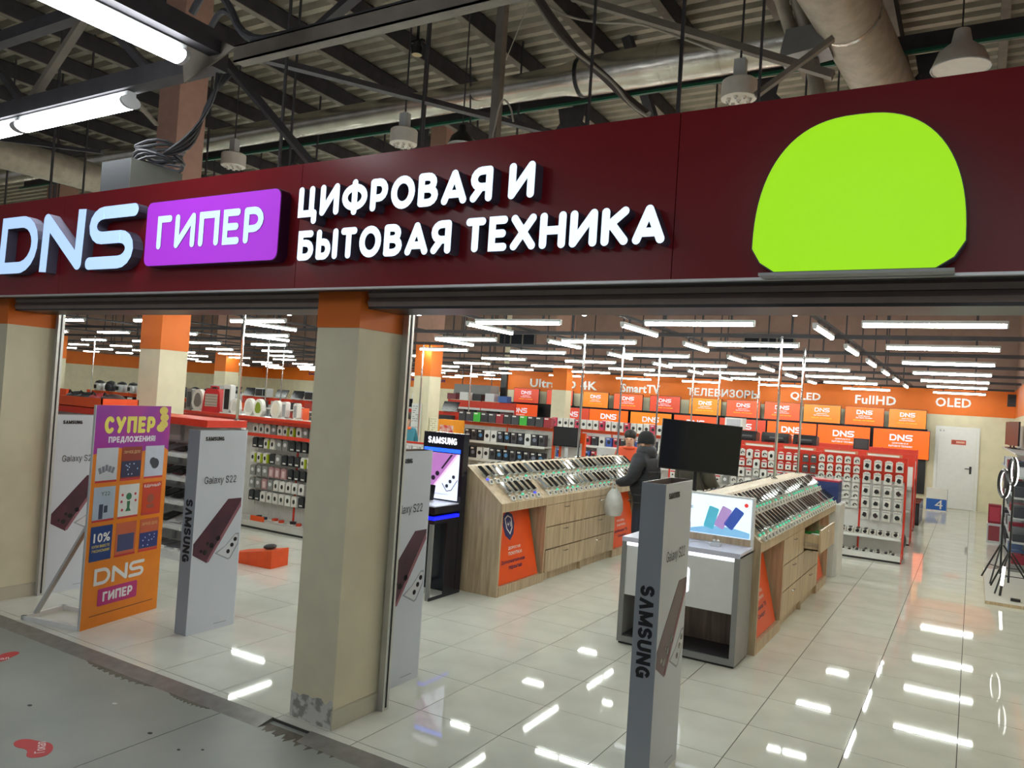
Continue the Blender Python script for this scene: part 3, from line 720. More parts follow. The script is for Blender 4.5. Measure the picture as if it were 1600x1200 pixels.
def counter(xc, y0, L, label, short, mods, rf, group, n):
    t = thing('phone_counter', (xc, y0, 0), label=label, cat='counter')
    hf, hr = .965, 1.315
    prof = [(-.5, 0), (.5, 0), (.5, hf), (rf, hr), (-rf, hr), (-.5, hf)]
    obj('end_panel', MB().prism(prof, 'y', -.03, 0), M_WOOD, t); obj('end_panel', MB().prism(prof, 'y', -L, -L+.03), M_WOOD if n == 0 else M_WHITE, t)
    dx, dz = .5-rf, hr-hf; k = math.hypot(dx, dz); nx, nz = dz/k*.018, dx/k*.018
    for s_ in (-1, 1):
        obj('display_slope', MB().prism([(s_*.5, hf), (s_*rf, hr), (s_*(rf-nx), hr-nz-.004), (s_*(.5-nx), hf-nz-.004)], 'y', -L+.03, -.03), M_WOOD, t)
        obj('front_ledge', MB().box(s_*.485, .03, hf-.09, s_*.5, L-.03, hf-.001), M_WOOD, t)
    obj('ridge_cap', MB().box(-rf, .03, hr-.02, rf, L-.03, hr), M_WOOD, t)
    obj('back_panel', MB().box(-.5, .03, 0, -.48, L-.03, hf-.09), M_WOOD, t)
    obj('core', MB().box(-.02, .03, 0, .0, L-.03, hf), M_WOODD, t)
    for y_a, y_b, kind in mods:
        obj('divider', MB().box(0, y_b-.012, 0, .5, y_b+.012, hf-.09), M_WOOD, t)
        if kind == 'd' or kind == 'o':
            for q, (za, zb) in enumerate(((.1, .355), (.36, .615), (.62, .872))):
                op = .17 if (kind == 'o' and q == 2) else (.015 if (n == 0 and q == 0 and y_a < 1.5) else 0)
                d = obj('drawer', MB().box(.48+op, y_a+.016, za+.003, .5+op, y_b-.016, zb-.003), M_WOOD, t)
                ym = (y_a+y_b)/2
                obj('handle', MB().tube([(.5+op, ym-.05, zb-.05), (.52+op, ym-.045, zb-.05), (.52+op, ym+.045, zb-.05), (.5+op, ym+.05, zb-.05)], .005, 6), M_CHROME, d)
                if op > .1:
                    obj('drawer_box', MB().box(.2, y_a+.03, za+.02, .48+op, y_b-.03, za+.035).box(.2, y_a+.03, za+.02, .48+op, y_a+.042, zb-.06).box(.2, y_b-.042, za+.02, .48+op, y_b-.03, zb-.06), M_WOOD, d)
                    obj('drawer_runner', MB().box(.3, y_a+.02, za+.07, .47+op, y_a+.03, za+.1), M_CHROME, d)
            obj('plinth', MB().box(.44, y_a, 0, .46, y_b, .1), M_WOOD, t)
            if kind == 'o': obj('recess', MB().box(.0, y_a, .62, .02, y_b, .87), M_WOODD, t)
        elif kind == 'p':
            obj('niche_sill', MB().box(.0, y_a+.012, 0, .5, y_b-.012, .1), M_WOOD, t)
            if n == 0 and y_a < 1: poster(t, .47, y_a+.04, y_b-.07, ('ДОРОГАЯ', 'ПОКУПКА?'), ('Дополнительная', 'гарантия'))
            else: poster(t, .47, y_a+.04, y_b-.07, ('НУЖНА ПОМОЩЬ', 'В НАСТРОЙКЕ?'), ('Удалённая ТВ', 'Смарт'))
    props_ = 30
    for row, tt in (('upper', .125), ('lower', .385)):
        for i in range(props_):
            yy = .12+(L-.24)*i/(props_-1)
            if row == 'lower' and (i == 6 or i == 0) and n == 0: continue
            r = random.Random(i*7+n*31+len(row)); v = r.choices([0, 1, 2, 3], [5, 3, 2, 1.1])[0]
            if n == 0 and (row, i) in (('upper', 0), ('lower', 5)): v = 4
            u = tt/k; p = (xc+rf+dx*u+.001, y0+yy, hr-dz*u+.0015)
            put_phone(v, p, (0, TH, 0), '%s phone from the near end, %s row of %s' % (ordn(i), row, short), group)
    for i in range(28):
        yy = .2+(L-.4)*i/27; u = .13/k; r = random.Random(i+90)
        put_phone(r.choice([0, 1, 2]), (xc-rf-dx*u-.001, y0+yy, hr-dz*u+.0015), (0, TH, PI), '%s phone from the near end, hidden slope of %s' % (ordn(i), short), group)
    return t
counter(-4.65, 6.95, 4.25, 'pale oak phone counter with orange warranty poster beside the black display tower', 'counter beside the display tower',
        [(.03, 1.0, 'p'), (1.0, 2.0, 'd'), (2.0, 3.0, 'd'), (3.0, 4.0, 'p')], .05, 'phones on the counter beside the display tower', 0)
counter(-2.02, 6.9, 4.25, 'pale oak phone counter with open drawer behind the white kiosk', 'counter behind the white kiosk',
        [(.03, 1.0, 'p'), (1.0, 2.03, 'd'), (2.03, 3.0, 'o'), (3.0, 3.72, 'p')], .09, 'phones on the counter behind the white kiosk', 1)
for i in range(6):
    obj('phone_box', MB().box(-.045, -.09, 0, .045, .09, .09), flat(40, 170, 70) if i % 3 else flat(214, 226, 214), loc=(-1.6+.1*(i % 2), 9.1+.13*i, .658), label='%s small box from the near end in the open counter drawer' % ordn(i), cat='box', group='boxes in the open drawer')
mb = MB().box(-.2, -.15, 0, .2, .15, .3); 
bx = obj('carton', mb, flat(40, 56, 110), loc=(-1.72, 11.42, .951), label='dark blue carton with red edge on the white stand beyond the right counter', cat='box')
obj('carton_edge', MB().box(-.202, -.152, .28, .202, .152, .302), flat(170, 40, 60), bx)
# green pieces and the white end board of the right counter
es_ = thing('end_stand', (-1.77, 11.17, 0), label='white display stand beyond the far end of the right counter', cat='stand'); obj('carcass', MB().box(-.3, 0, 0, .29, .5, .92), M_WHITE, es_); obj('top', MB().box(-.31, -.005, .92, .3, .51, .95), M_WHITE, es_)

# chrome poles
def pole(x, y, z0, z1, label):
    t = thing('cable_pole', (x, y, z0), label=label, cat='pole', group='chrome cable poles')
    obj('tube', MB().tube([(0, 0, .01), (0, 0, z1-z0)], .016, 8), M_CHROME, t, smooth=True)
    obj('foot', MB().lathe([(.04, 0), (.04, .01), (.018, .02)], 10), M_CHROME, t)
pole(-4.65, 9.72, 1.315, 3.02, 'nearer chrome cable pole on the counter beside the display tower')
pole(-4.65, 11.1, 1.315, 3.02, 'farther chrome cable pole on the counter beside the display tower')
pole(-2.02, 9.66, 1.315, 3.02, 'nearer chrome cable pole on the counter behind the white kiosk')
pole(-2.02, 11.1, 1.315, 3.02, 'farther chrome cable pole on the counter behind the white kiosk')
pole(-7.36, 6.2, 1.601, 3.04, 'chrome cable pole rising from the tablet shelves')
pole(-7.95, 8.0, 1.62, 3.02, 'chrome cable pole rising behind the white fan heaters')
pole(-9.3, 12.2, 0, 3.02, 'chrome cable pole in front of the column with taped paper')
for k, (px, yy) in enumerate([(1029, 13.4), (1083, 15.0), (1124, 16.5), (1186, 19.0), (735, 18.0), (416, 12.0), (440, 14.0), (143, 12.0)]):
    ux = (px-800)/FPX; d = CR*ux+CF; s_ = yy/d.y
    pole(d.x*s_, yy, 0, 3.02, 'distant chrome cable pole, %s of eight standing on the shop floor' % ordn(k))

# ================================================================ DISPLAY TOWER
M_NAVY = mat('gloss_navy_black', S(14, 18, 34), .15, var=.05)
dt = thing('display_tower', (-4.82, 6.88, 0), label='black phone display tower with glowing backlit poster and blue strips', cat='display')
W2 = .26
obj('back_panel', MB().box(-W2, -.1, 0, W2, 0, 1.655), M_NAVY, dt)
obj('header_lettering', word_mb('SΛMSUNG', -.2, 1.535, .17, 1.605, .2, .004, -.1, .16), glow(250, 250, 255, 1.0), dt)
obj('blue_light_strip', MB().rect(-W2+.015, 1.45, W2-.035, 1.49, .004, -.1), mat('blue_led', S(40, 90, 255), .4, es=2.2, ecol=S(30, 80, 255)), dt)
ps = obj('backlit_poster', MB().rect(-W2+.02, .955, W2-.04, 1.44, .004, -.1), mat('backlit_white', S(225, 232, 255), .4, es=.85, ecol=S(222, 230, 255), var=.05, scale=2), dt)
PK = mat('backlit_pink', S(196, 130, 200), .4, es=.42, ecol=S(205, 130, 214), var=.06, scale=3)
obj('pink_phone_print', MB().poly([(-.24, 1.30), (-.13, 1.44), (.215, 1.44), (-.09, 1.07), (-.24, 1.17)], .001, -.104), PK, ps)
obj('phone_edge_print', MB().poly([(.185, 1.44), (.215, 1.44), (-.085, 1.07), (-.1, 1.085)], .001, -.1055), mat('backlit_lightpink', S(240, 200, 235), .4, es=.7, ecol=S(240, 200, 235)), ps)
obj('stylus_print', MB().poly([(.11, 1.43), (.135, 1.43), (.01, 1.27), (-.005, 1.28)], .001, -.106), flat(60, 30, 70), ps)
obj('lens_print', join([MB().disc(a, b, r, .001, -.106, 12) for a, b, r in ((-.05, 1.22, .026), (-.1, 1.17, .026), (-.155, 1.12, .026), (-.15, 1.2, .014), (-.2, 1.16, .014))]), flat(60, 40, 70, .2), ps)
obj('white_phone_print', MB().stroke([(.02, 1.12), (.08, 1.045), (.14, 1.06), (.21, 1.17)], .008, .001, -.104), flat(90, 80, 110), ps)
obj('lens_print', join([MB().disc(a, b, .02, .001, -.105, 12) for a, b in ((.08, 1.10), (.12, 1.15), (.16, 1.2))]), flat(80, 80, 96, .2), ps)
text('poster_lettering', 'Новый Galaxy S22', -.12, 1.0, .1, 1.018, flat(90, 90, 110), ps, y=-.104)
obj('shelf', MB().box(-W2, -.54, .86, W2, -.1, .93), M_NAVY, dt)
obj('shelf_top', MB().box(-W2+.015, -.52, .93, W2-.015, -.1, .938), mat('white_acrylic_top', S(230, 232, 245), .2, es=.12, ecol=S(225, 230, 255)), dt)
text('shelf_lettering', 'Galaxy', -.2, .872, .06, .918, glow(235, 238, 255, 1.1), dt, y=-.54, bold=.01)
obj('blue_light_strip', MB().box(-W2, -.54, .80, W2, -.50, .83).box(W2-.04, -.5, .80, W2, -.1, .83), mat('deep_blue_led', S(20, 30, 255), .4, es=1.6, ecol=S(15, 25, 255)), dt)
obj('under_shelf', MB().box(-W2, -.54, .76, W2, -.1, .80), M_NAVY, dt)
obj('front_leg', MB().box(W2-.05, -.54, .0, W2-.01, -.51, .76), M_GREY, dt)
obj('front_leg', MB().box(-W2+.01, -.54, .0, -W2+.05, -.51, .76), M_GREY, dt)
obj('side_skirt', MB().box(W2-.01, -.54, .0, W2, -.1, .03), M_NAVY, dt); obj('side_skirt', MB().box(-W2, -.54, 0, -W2+.01, -.1, .03), M_NAVY, dt); obj('side_cheek', MB().box(W2-.012, -.3, .03, W2-.002, -.1, .76), M_NAVY, dt)
def stand_phone(x, y, z, rz, body, scr, label):
    t = thing('demo_phone', (x, y, z), (0, 0, rz), label=label, cat='phone')
    obj('foot', MB().box(-.03, -.02, 0, .03, .03, .012).box(-.01, .0, .012, .01, .015, .05), M_LGREY, t)
    b = obj('body', MB().poly(rrect(-.038, 0, .038, .16, .01, 2), .009, 0), body, t, (0, 0, .02), (-.22, 0, 0))
    obj('screen', MB().poly(rrect(-.035, .003, .035, .157, .008, 2), .001, -.009), scr, b)
stand_phone(-4.8, 6.58, .938, .2, M_BLACK, M_SCR, 'black demo phone standing on the display tower shelf')

# ================================================================ WHITE KIOSK
kx = thing('phone_kiosk', (-2.08, 6.42, 0), label='white and grey phone kiosk with backlit three-phone poster', cat='kiosk')
for s_ in (-1, 1): obj('side_panel', MB().box(s_*.51, 0, .02, s_*.465, .44, .9), M_GREY, kx)
obj('plinth', MB().box(-.5, .02, 0, .5, .42, .02), M_BLACK, kx)
obj('bottom_board', MB().box(-.465, 0, .02, .465, .44, .07), M_GREY, kx)
obj('niche_floor', MB().box(-.465, .02, .07, .465, .4, .085), flat(44, 42, 46, .4), kx)
obj('niche_back', MB().box(-.465, .36, .085, .465, .38, .44), M_WOODD, kx)
obj('front_panel', MB().box(-.465, 0.005, .43, .465, .03, .855), M_WHITE, kx)
obj('light_strip', MB().box(-.465, -.002, .856, .465, .03, .884), mat('kiosk_led', S(250, 252, 255), .4, es=1.6, ecol=S(240, 248, 255)), kx)
obj('worktop', MB().box(-.51, -.005, .885, .51, .44, .925), mat('kiosk_top', S(222, 222, 240), .25, var=.02), kx)
lg = obj('logo_lightbox', MB().poly(rrect(-.1, .545, .1, .75, .02), .006, .005), mat('logo_glow', S(240, 248, 255), .4, es=1.5, ecol=S(232, 244, 255)), kx)
obj('logo_mark', MB().rect(.03, .6, .05, .69, .002, -.001).stroke([(-.06, .6), (-.06, .68), (-.0, .68), (.0, .6)], .02, .002, -.001, cap='butt').rect(-.04, .6, -.022, .65, .002, -.001), flat(150, 150, 150), lg)
obj('screen_frame', MB().box(-.51, .40, .925, .51, .44, 1.345), M_WHITE, kx)
obj('wood_strip', MB().rect(-.49, .93, .49, .985, .004, .40), M_WOOD, kx)
bs = obj('backlit_poster', MB().rect(-.485, .99, .485, 1.325, .006, .40), mat('kiosk_poster', S(214, 234, 252), .4, es=.95, ecol=S(214, 236, 255), col2=S(240, 246, 255), scale=2), kx)
def pp(x, z, a, col, n_):
    P = []
    for dx, dz in rrect(-.045, 0, .045, .19, .012, 2): P.append((x+dx*math.cos(a)-dz*math.sin(a), z+dx*math.sin(a)+dz*math.cos(a)))
    obj('%s_phone_print' % n_, MB().poly(P, .001, .394), col, bs)
pp(.12, 1.045, -.25, mat('poster_teal', S(96, 196, 220), .4, es=.35, ecol=S(96, 200, 225)), 'teal')
pp(.21, 1.06, -.38, mat('poster_lilac', S(196, 160, 220), .4, es=.35, ecol=S(200, 165, 225)), 'lilac')
pp(.29, 1.07, -.55, mat('poster_blue', S(70, 100, 190), .4, es=.3, ecol=S(70, 100, 195)), 'blue')
wave = [(-.1+.58*i/14, 1.01+.06*math.sin(i/14*2.6)) for i in range(15)]+[(.48, .995), (-.1, .995)]
obj('wave_print', MB().poly(wave, .0008, .394), mat('poster_wave', S(140, 196, 236), .4, es=.5, ecol=S(140, 200, 240)), bs)
obj('red_badge_print', MB().disc(.44, 1.275, .018, .001, .394), mat('badge_red', S(240, 70, 60), .4, es=.4, ecol=S(240, 70, 60)), bs)
text('poster_lettering', 'Lite', -.1, 1.2, -.02, 1.235, flat(60, 70, 90), bs, y=.394)
text('poster_lettering', 'ume', -.11, 1.15, -.04, 1.172, flat(60, 70, 90), bs, y=.394)
stand_phone(-2.1, 6.62, .925, .1, flat(220, 190, 220, .3), mat('pink_screen', S(226, 190, 226), .3, es=.35, ecol=S(230, 195, 230)), 'pink demo phone standing on the white kiosk')
ch = thing('earbud_stand', (-1.83, 6.62, .925), label='small clear stand with white earbuds on the kiosk', cat='stand')
obj('block', MB().box(-.04, -.03, 0, .04, .03, .03), mat('clear_block', S(225, 228, 235), .1), ch); obj('earbud', MB().ball((-.015, 0, .045), .014), M_WHITE, ch); obj('earbud', MB().ball((.018, 0, .045), .014), M_WHITE, ch)
obj('charging_cable', MB().tube([(-2.06, 6.64, .93), (-2.0, 6.7, .932), (-1.95, 6.72, .931), (-1.88, 6.66, .932)], .004, 6), M_WHITE, label='white charging cable lying on the kiosk top', cat='cable')

# television on a post
tv = thing('post_television', (-2.16, 7.04, 1.316), (0, 0, YAW), label='black switched-off television on a thin post behind the kiosk', cat='television')
obj('post', MB().tube([(0, .04, .01), (0, .04, .45)], .022, 10).box(-.09, -.03, 0, .09, .11, .01), M_BLACK, tv)
obj('cabinet', MB().box(-.366, -.012, .185, .366, .018, .64).box(-.2, .018, .25, .2, .04, .5), M_BLACK, tv, rot=(0, 0.045, 0))
obj('screen', MB().rect(-.358, .197, .358, .632, .002, -.012), mat('television_glass', S(8, 12, 20), .1, var=.02), tv, rot=(0, 0.045, 0))
obj('power_cable', MB().tube([(0.02, .04, .4), (.09, .06, .25), (.05, .07, .1), (.1, .08, .0)], .005, 6), M_CABLE, tv)

# ================================================================ PEGBOARD RACK ON THE RIGHT
def rack(x0, x1, yf, H, nm, label, shelves=(), col=M_RED, depth=.62, peg=.3, header=.22, name='display_rack', pan=M_WHITE):
    t = thing(name, ((x0+x1)/2, yf, 0), label=label, cat='rack'); a = (x1-x0)/2; w_ = (x1-x0)/nm
    obj('base', MB().box(-a, .0, .03, a, depth, .11).box(-a, .01, 0, a, depth-.01, .03, 1), [pan, M_BLACK], t)
    mb = MB().box(-a, peg, .11, a, peg+.04, H-header)
    q = -a+.02
    while q < a-.02 and (x1-x0) < 6: mb.box(q, peg-.004, .12, q+.02, peg, H-header); q += .04
    obj('back_panel', mb, pan, t)
    for i in range(nm): obj('header_panel', MB().box(-a+w_*i+.015, peg-.008, H-header, -a+w_*(i+1)-.015, peg+.045, H), col, t)
    for i in range(nm+1): obj('upright', MB().box(-a+w_*i-.014, peg-.012, .03, -a+w_*i+.014, peg+.06, H+.01), col, t)
    for s_ in (-1, 1): obj('end_frame', MB().box(s_*a, .0, .0, s_*(a+.012), .03, .12).bar((s_*(a+.006), .01, .1), (s_*(a+.006), peg, .5), .012, .03), col, t)
    for z, d in shelves: obj('shelf', MB().box(-a+.015, peg-d, z-.025, a-.015, peg, z).box(-a+.015, peg-d-.008, z-.04, a-.015, peg-d, z+.005), pan, t)
    return t
g1 = rack(-4.56, -.85, 12.98, 1.55, 6, 'red and white pegboard rack of hanging accessory packs on the right', [(.37, .27)], header=.36)
pegm = MB().tube([(0, .08, 0), (0, -.02, 0), (0, -.03, .012)], .0025, 5).mesh('peg_hook', M_CHROME)
KIND = {}
def pack_kind(k, w_, h_, card, d=.02):
    t = thing('hanging_pack'); t['category'] = 'pack'
    obj('card', MB().poly([(-w_/2, -h_), (w_/2, -h_), (w_/2, -.02), (w_*.2, 0), (-w_*.2, 0), (-w_/2, -.02)], d, d/2), card, t)
    put('peg_hook', pegm, t, (0, .0, -.012))
    KIND[k] = [t, False, d/2, w_, h_]; return t
def blob(seed, cx, cz, r):
    q = random.Random(seed)
    return [(cx+r*q.uniform(.7, 1.1)*math.cos(2*PI*i/9), cz+1.1*r*q.uniform(.7, 1.1)*math.sin(2*PI*i/9)) for i in range(9)]
W_ = flat(222, 220, 214)
for s_ in range(4):
    t = pack_kind('A%d' % s_, .105, .165, W_); obj('product', MB().poly(blob(s_, 0, -.095, .036), .02, -.01), [M_BLACK, M_BLACK, flat(46, 26, 32), M_BLACK][s_], t)
    obj('label_strip', MB().rect(-.045, -.04, .045, -.025, .001, -.01), flat(170, 170, 170), t)
t = pack_kind('B', .088, .115, W_); obj('product', MB().stroke(arc(.005, -.08, .026, .035, 20, 170, 8), .012, .008, -.01), M_BLACK, t); obj('product', MB().disc(-.012, -.075, .012, .006, -.01), flat(120, 110, 100), t)
t = pack_kind('C', .085, .125, W_); obj('label_strip', MB().rect(-.042, -.04, .042, -.02, .001, -.01), flat(200, 40, 60), t); obj('product', MB().disc(0, -.085, .015, .008, -.01), M_BLACK, t)
t = pack_kind('D', .085, .13, flat(70, 68, 70)); obj('label_strip', MB().rect(-.025, -.05, .03, -.03, .001, -.01), W_, t)
t = pack_kind('E', .085, .13, flat(110, 44, 56)); obj('label_strip', MB().rect(-.025, -.05, .03, -.03, .001, -.01), W_, t)
t = pack_kind('F', .1, .15, flat(38, 42, 46), .04); obj('label_strip', MB().rect(-.03, -.13, .03, -.11, .001, -.02), W_, t)
t = pack_kind('G', .1, .15, W_, .06); obj('product', MB().disc(0, -.08, .022, .004, -.03, rz=.032), M_BLACK, t)
t = pack_kind('H', .1, .15, W_, .06); obj('side_band', MB().box(.05, -.03, -.15, .052, .03, -.02), flat(160, 176, 30), t); obj('lime_end', MB().rect(.02, -.15, .05, -.02, .001, -.03), flat(160, 176, 30), t); obj('product', MB().disc(-.012, -.08, .02, .004, -.03, rz=.03), M_BLACK, t)
t = pack_kind('I', .1, .15, flat(130, 130, 128), .05); obj('product', MB().disc(0, -.07, .028, .004, -.025), flat(220, 220, 222), t)
t = pack_kind('J', .1, .15, flat(170, 128, 130), .04); obj('product', MB().rect(-.025, -.13, .025, -.04, .004, -.02), flat(214, 190, 190), t)
def pack(k, x, y, z, label, group):
    e = KIND[k]; r = random.Random(label)
    rot = (r.uniform(-.03, .06), 0, r.uniform(-.08, .08))
    if not e[1]: e[1] = True; o = e[0]; o.location = (x, y, z); o.rotation_euler = rot; o['label'] = label; o['group'] = group
    else: dup(e[0], (x, y, z), rot, label=label, group=group)
GP = 'accessory packs on the pegboard rack'
cols = [-.935, -1.085, -1.235, -1.385]; colsB = [-1.535, -1.665, -1.79, -1.92, -2.045]; colsD = [-2.17, -2.29]; colsC = [-2.43, -2.55, -2.67, -2.82, -2.93, -3.05, -3.17, -3.29, -3.41, -3.55, -3.68, -3.8, -3.93, -4.06, -4.2, -4.33, -4.46]
allc = [(x, 'A') for x in cols]+[(x, 'B') for x in colsB]+[(x, 'D') for x in colsD]+[(x, 'C') for x in colsC]
for ci, (x, k) in enumerate(allc):
    zs = {'A': [1.50, 1.305, 1.115, .93, .75], 'B': [1.52, 1.385, 1.255, 1.12, .985, .85], 'D': [1.5, 1.34, 1.18], 'C': [1.5, 1.345, 1.19, 1.03]}[k]
    for ri, z in enumerate(zs):
        kk = k
        if k == 'A': kk = 'A%d' % ((ci*3+ri*5+ci*ri) % 4)
        if k == 'D' and ri == 2: kk = 'E'
        if k == 'C' and x < -2.75: kk = ['B', 'C', 'G'][(ci+ri) % 3] if x > -3.4 else ['C', 'I', 'B'][(ci*2+ri) % 3]
        nm = {'A': 'white pack with dark holder', 'B': 'white earphone pack', 'C': 'white pack with red stripe', 'D': 'dark grey pack', 'E': 'maroon pack', 'G': 'white pack with black oval', 'I': 'grey pack'}[kk[0]]
        pack(kk, x, 13.18, z, '%s, %s row down, %s column from the red rack right end' % (nm, ordn(ri), ordn(ci)), GP)
hb = MB().box(-.045, -.05, 0, .045, .05, .065).mesh('box', W_); hp = MB().prism(blob(5, 0, .035, .028), 'y', .05, .056).mesh('product_print', M_BLACK); tl = MB().prism(blob(8, 0, 0, .03), 'z', .065, .075).mesh('product_print', M_BLACK)
def sbox(x, y, z, label, s=(1, 1, 1), group='boxes on the pegboard rack shelves'):
    o = put('accessory_box', hb, None, (x, y, z), label=label, cat='box', group=group); o.scale = s
    put('product_print', hp, o); put('product_print', tl, o)
for i in range(9): sbox(-.93-.105*i, 13.08, .376, 'small boxed gadget, %s from the right on the red rack middle shelf' % ordn(i))
for i in range(6): sbox(-1.35-.11*i, 13.2, .376, 'small boxed gadget behind, %s from the right on the middle shelf' % ordn(i))
for i in range(9): sbox(-.95-.1*i, 13.04+.05*(i % 2), .111, 'flat boxed gadget, %s from the right on the red rack base' % ordn(i), (.9, .9, .45))
for i in range(5): sbox(-1.0-.17*i, 13.2, .111, 'flat boxed gadget behind, %s from the right on the rack base' % ordn(i), (.9, .8, .5))
# price rails and devices on top of the rack
for i in range(6):
    t = thing('price_rail', (-1.15-.62*i, 13.22, 1.56), label='white strip sign on the red rack top, %s from the right' % ordn(i), cat='sign', group='strip signs on the rack')
    obj('strip', MB().rect(-.24, 0, .2, .028, .006), W_, t); obj('strip_backing', MB().rect(-.26, .0, .24, .045, .004, .006), flat(196, 120, 84), t)
# racks behind
g2 = rack(-4.6, -.87, 15.1, 1.56, 6, 'second red rack behind the pegboard rack, seen at its end', [(.6, .25), (1.0, .25)], M_RED)
g3 = rack(-4.8, -.95, 17.3, 1.58, 6, 'third red rack, farthest of the right racks', [(.6, .25), (1.0, .25)], M_RED)
def boxthing(name, loc, dims, col, label, cat, front=None, group=None, rz=0):
    t = thing(name, loc, (0, 0, rz), label=label, cat=cat, group=group); a, b, c = dims
    obj('body', MB().box(-a/2, -b/2, 0, a/2, b/2, c), col, t)
    if front: obj('front_print', MB().rect(-a*.4, c*.12, a*.4, c*.88, .003, -b/2), front, t)
    return t
def printer(x, y, z, w_, label):
    t = thing('printer', (x, y, z), label=label, cat='printer')
    obj('body', MB().prism([(-.16, 0), (.16, 0), (.16, .15), (-.1, .19), (-.16, .12)], 'x', -w_/2, w_/2), M_BLACK, t)
    obj('paper_tray', MB().box(-w_*.35, -.24, .03, w_*.35, -.16, .045), M_BLK2, t); obj('control_panel', MB().box(-w_*.2, -.163, .08, w_*.3, -.158, .11), flat(90, 92, 98), t)
printer(-3.25, 15.55, 1.57, .5, 'large black printer on top of the second red rack'); printer(-2.72, 15.6, 1.57, .42, 'smaller black printer on top of the second red rack'); printer(-3.8, 15.55, 1.57, .4, 'grey-black printer nearest the post television on the second rack')
boxthing('printer_carton', (-4.05, 15.55, 1.77), (.34, .3, .22), W_, 'white printed carton stacked above the printers', 'box', flat(180, 184, 190))
boxthing('tablet_display', (-1.75, 15.5, 1.57), (.26, .04, .2), flat(40, 40, 44), 'small dark screen standing on the second red rack', 'screen', flat(60, 60, 64))
for i in range(5): boxthing('white_carton', (-1.1, 14.98, .001+.23*i), (.3, .16, .2), W_ if i != 1 else flat(30, 30, 34), 'boxed device at the second rack end, %s from the floor' % ordn(i), 'box', flat(60, 62, 66), 'boxes at the second rack end')
for i in range(5): boxthing('white_carton', (-1.16, 17.18, .001+.24*i), (.28, .16, .2), flat(206, 210, 214) if i % 2 else flat(70, 110, 160), 'boxed device at the third rack end, %s from the floor' % ordn(i), 'box', flat(90, 92, 96), 'boxes at the third rack end')
sh = thing('shoulder_bag', (-.97, 14.5, 0), label='black bag lying on the floor at the second rack end', cat='bag'); obj('body', MB().ball((0, 0, .15), .1, .22, .15), M_BLACK, sh, smooth=True); obj('strap', MB().tube([(0, -.15, .22), (.04, -.05, .36), (.02, .12, .3), (0, .18, .2)], .012, 6), flat(120, 96, 70), sh)
for i in range(3): boxthing('computer_case', (-1.0, 18.6+.5*i, 0), (.2, .42, .46), M_BLK2, 'black computer case on the floor, %s towards the door' % ordn(i), 'computer', flat(40, 42, 46), 'computer cases by the wall')

# ================================================================ TELEVISION WALL
tw = thing('tv_wall_panel', (-7.3, 23.28, .3), label='black mounting wall behind the rows of televisions', cat='panel')
obj('lower_board', MB().box(-6.6, -.06, 0, 6.25, 0, 1.7), M_BLACK, tw)
tvm = {}
def tv_set(name, loc, w_, h_, tone, label, group, wall_):
    key = (w_, h_, tone)
    if key not in tvm:
        t = thing(name)
        obj('cabinet', MB().box(-w_/2, 0, 0, w_/2, .05, h_).box(-w_*.2, .05, h_*.3, w_*.2, wall_, h_*.7), M_BLK2, t)
        c = {0: (240, 92, 12), 1: (226, 84, 40), 2: (226, 128, 30), 3: (206, 72, 48)}[tone]; es = {0: 1.0, 1: .62, 2: .6, 3: .5}[tone]
        s_ = obj('screen', MB().rect(-w_/2+.012, .016, w_/2-.012, h_-.012, .003), mat('tv_screen_%d' % tone, S(*c), .25, es=es*.8, ecol=S(*c), var=.03), t)
        ink = mat('tv_ink_%d' % tone, S(235, 225, 235), .4, es=.7*es, ecol=S(240, 228, 240)); yel = mat('tv_yellow_%d' % tone, S(250, 190, 30), .4, es=.6*es, ecol=S(250, 190, 20))
        obj('screen_logo', join(dns_mbs(-w_*.2, h_*.6, w_*.2, h_*.82, t=.2, depth=.002, y=-.003, shear=0)), ink, s_)
        text('screen_lettering', 'ЦИФРОВАЯ И', -w_*.15, h_*.48, w_*.13, h_*.54, ink, s_, bold=.02, y=-.003)
        text('screen_lettering', 'БЫТОВАЯ ТЕХНИКА', -w_*.21, h_*.385, w_*.21, h_*.445, ink, s_, bold=.02, y=-.003)
        text('screen_lettering', 'Больше, чем магазин', -w_*.27, h_*.24, w_*.26, h_*.32, yel, s_, bold=.02, y=-.003)
        t['category'] = 'television'; tvm[key] = t; t.location = loc; t['label'] = label; t['group'] = group
    else: dup(tvm[key], loc, label=label, group=group)
ux = [-13.57, -12.3, -10.96, -9.88, -8.67, -7.42, -6.29, -5.2, -4.13, -3.05, -1.97]
ut = [3, 3, 2, 1, 3, 2, 1, 1, 2, 0, 2]
for i, x in enumerate(ux):
    w_ = .9 if i in (2, 10) else .98
    tv_set('wall_television', (x+w_/2, 23.02, 1.985), w_, .51, ut[i], 'orange-screened television in the upper row, %s from the left' % ordn(i), 'televisions in the upper row', .27)
lx = [-14.0+.1, -12.55, -11.95+.9-.0, -10.67, -9.25, -7.84, -6.45, -5.08, -3.72, -2.31]
lx = [-13.9, -12.1+.1, -10.66, -9.25, -7.84, -6.45, -5.08, -3.72, -2.31]
lt = [1, 3, 0, 2, 1, 3, 0, 0, 0]
for i, x in enumerate(lx):
    tv_set('wall_television', (x+.67, 22.94, 1.2), 1.345, .755, lt[i], 'large orange-screened television in the lower row, %s from the left' % ordn(i), 'televisions in the lower row', .28)
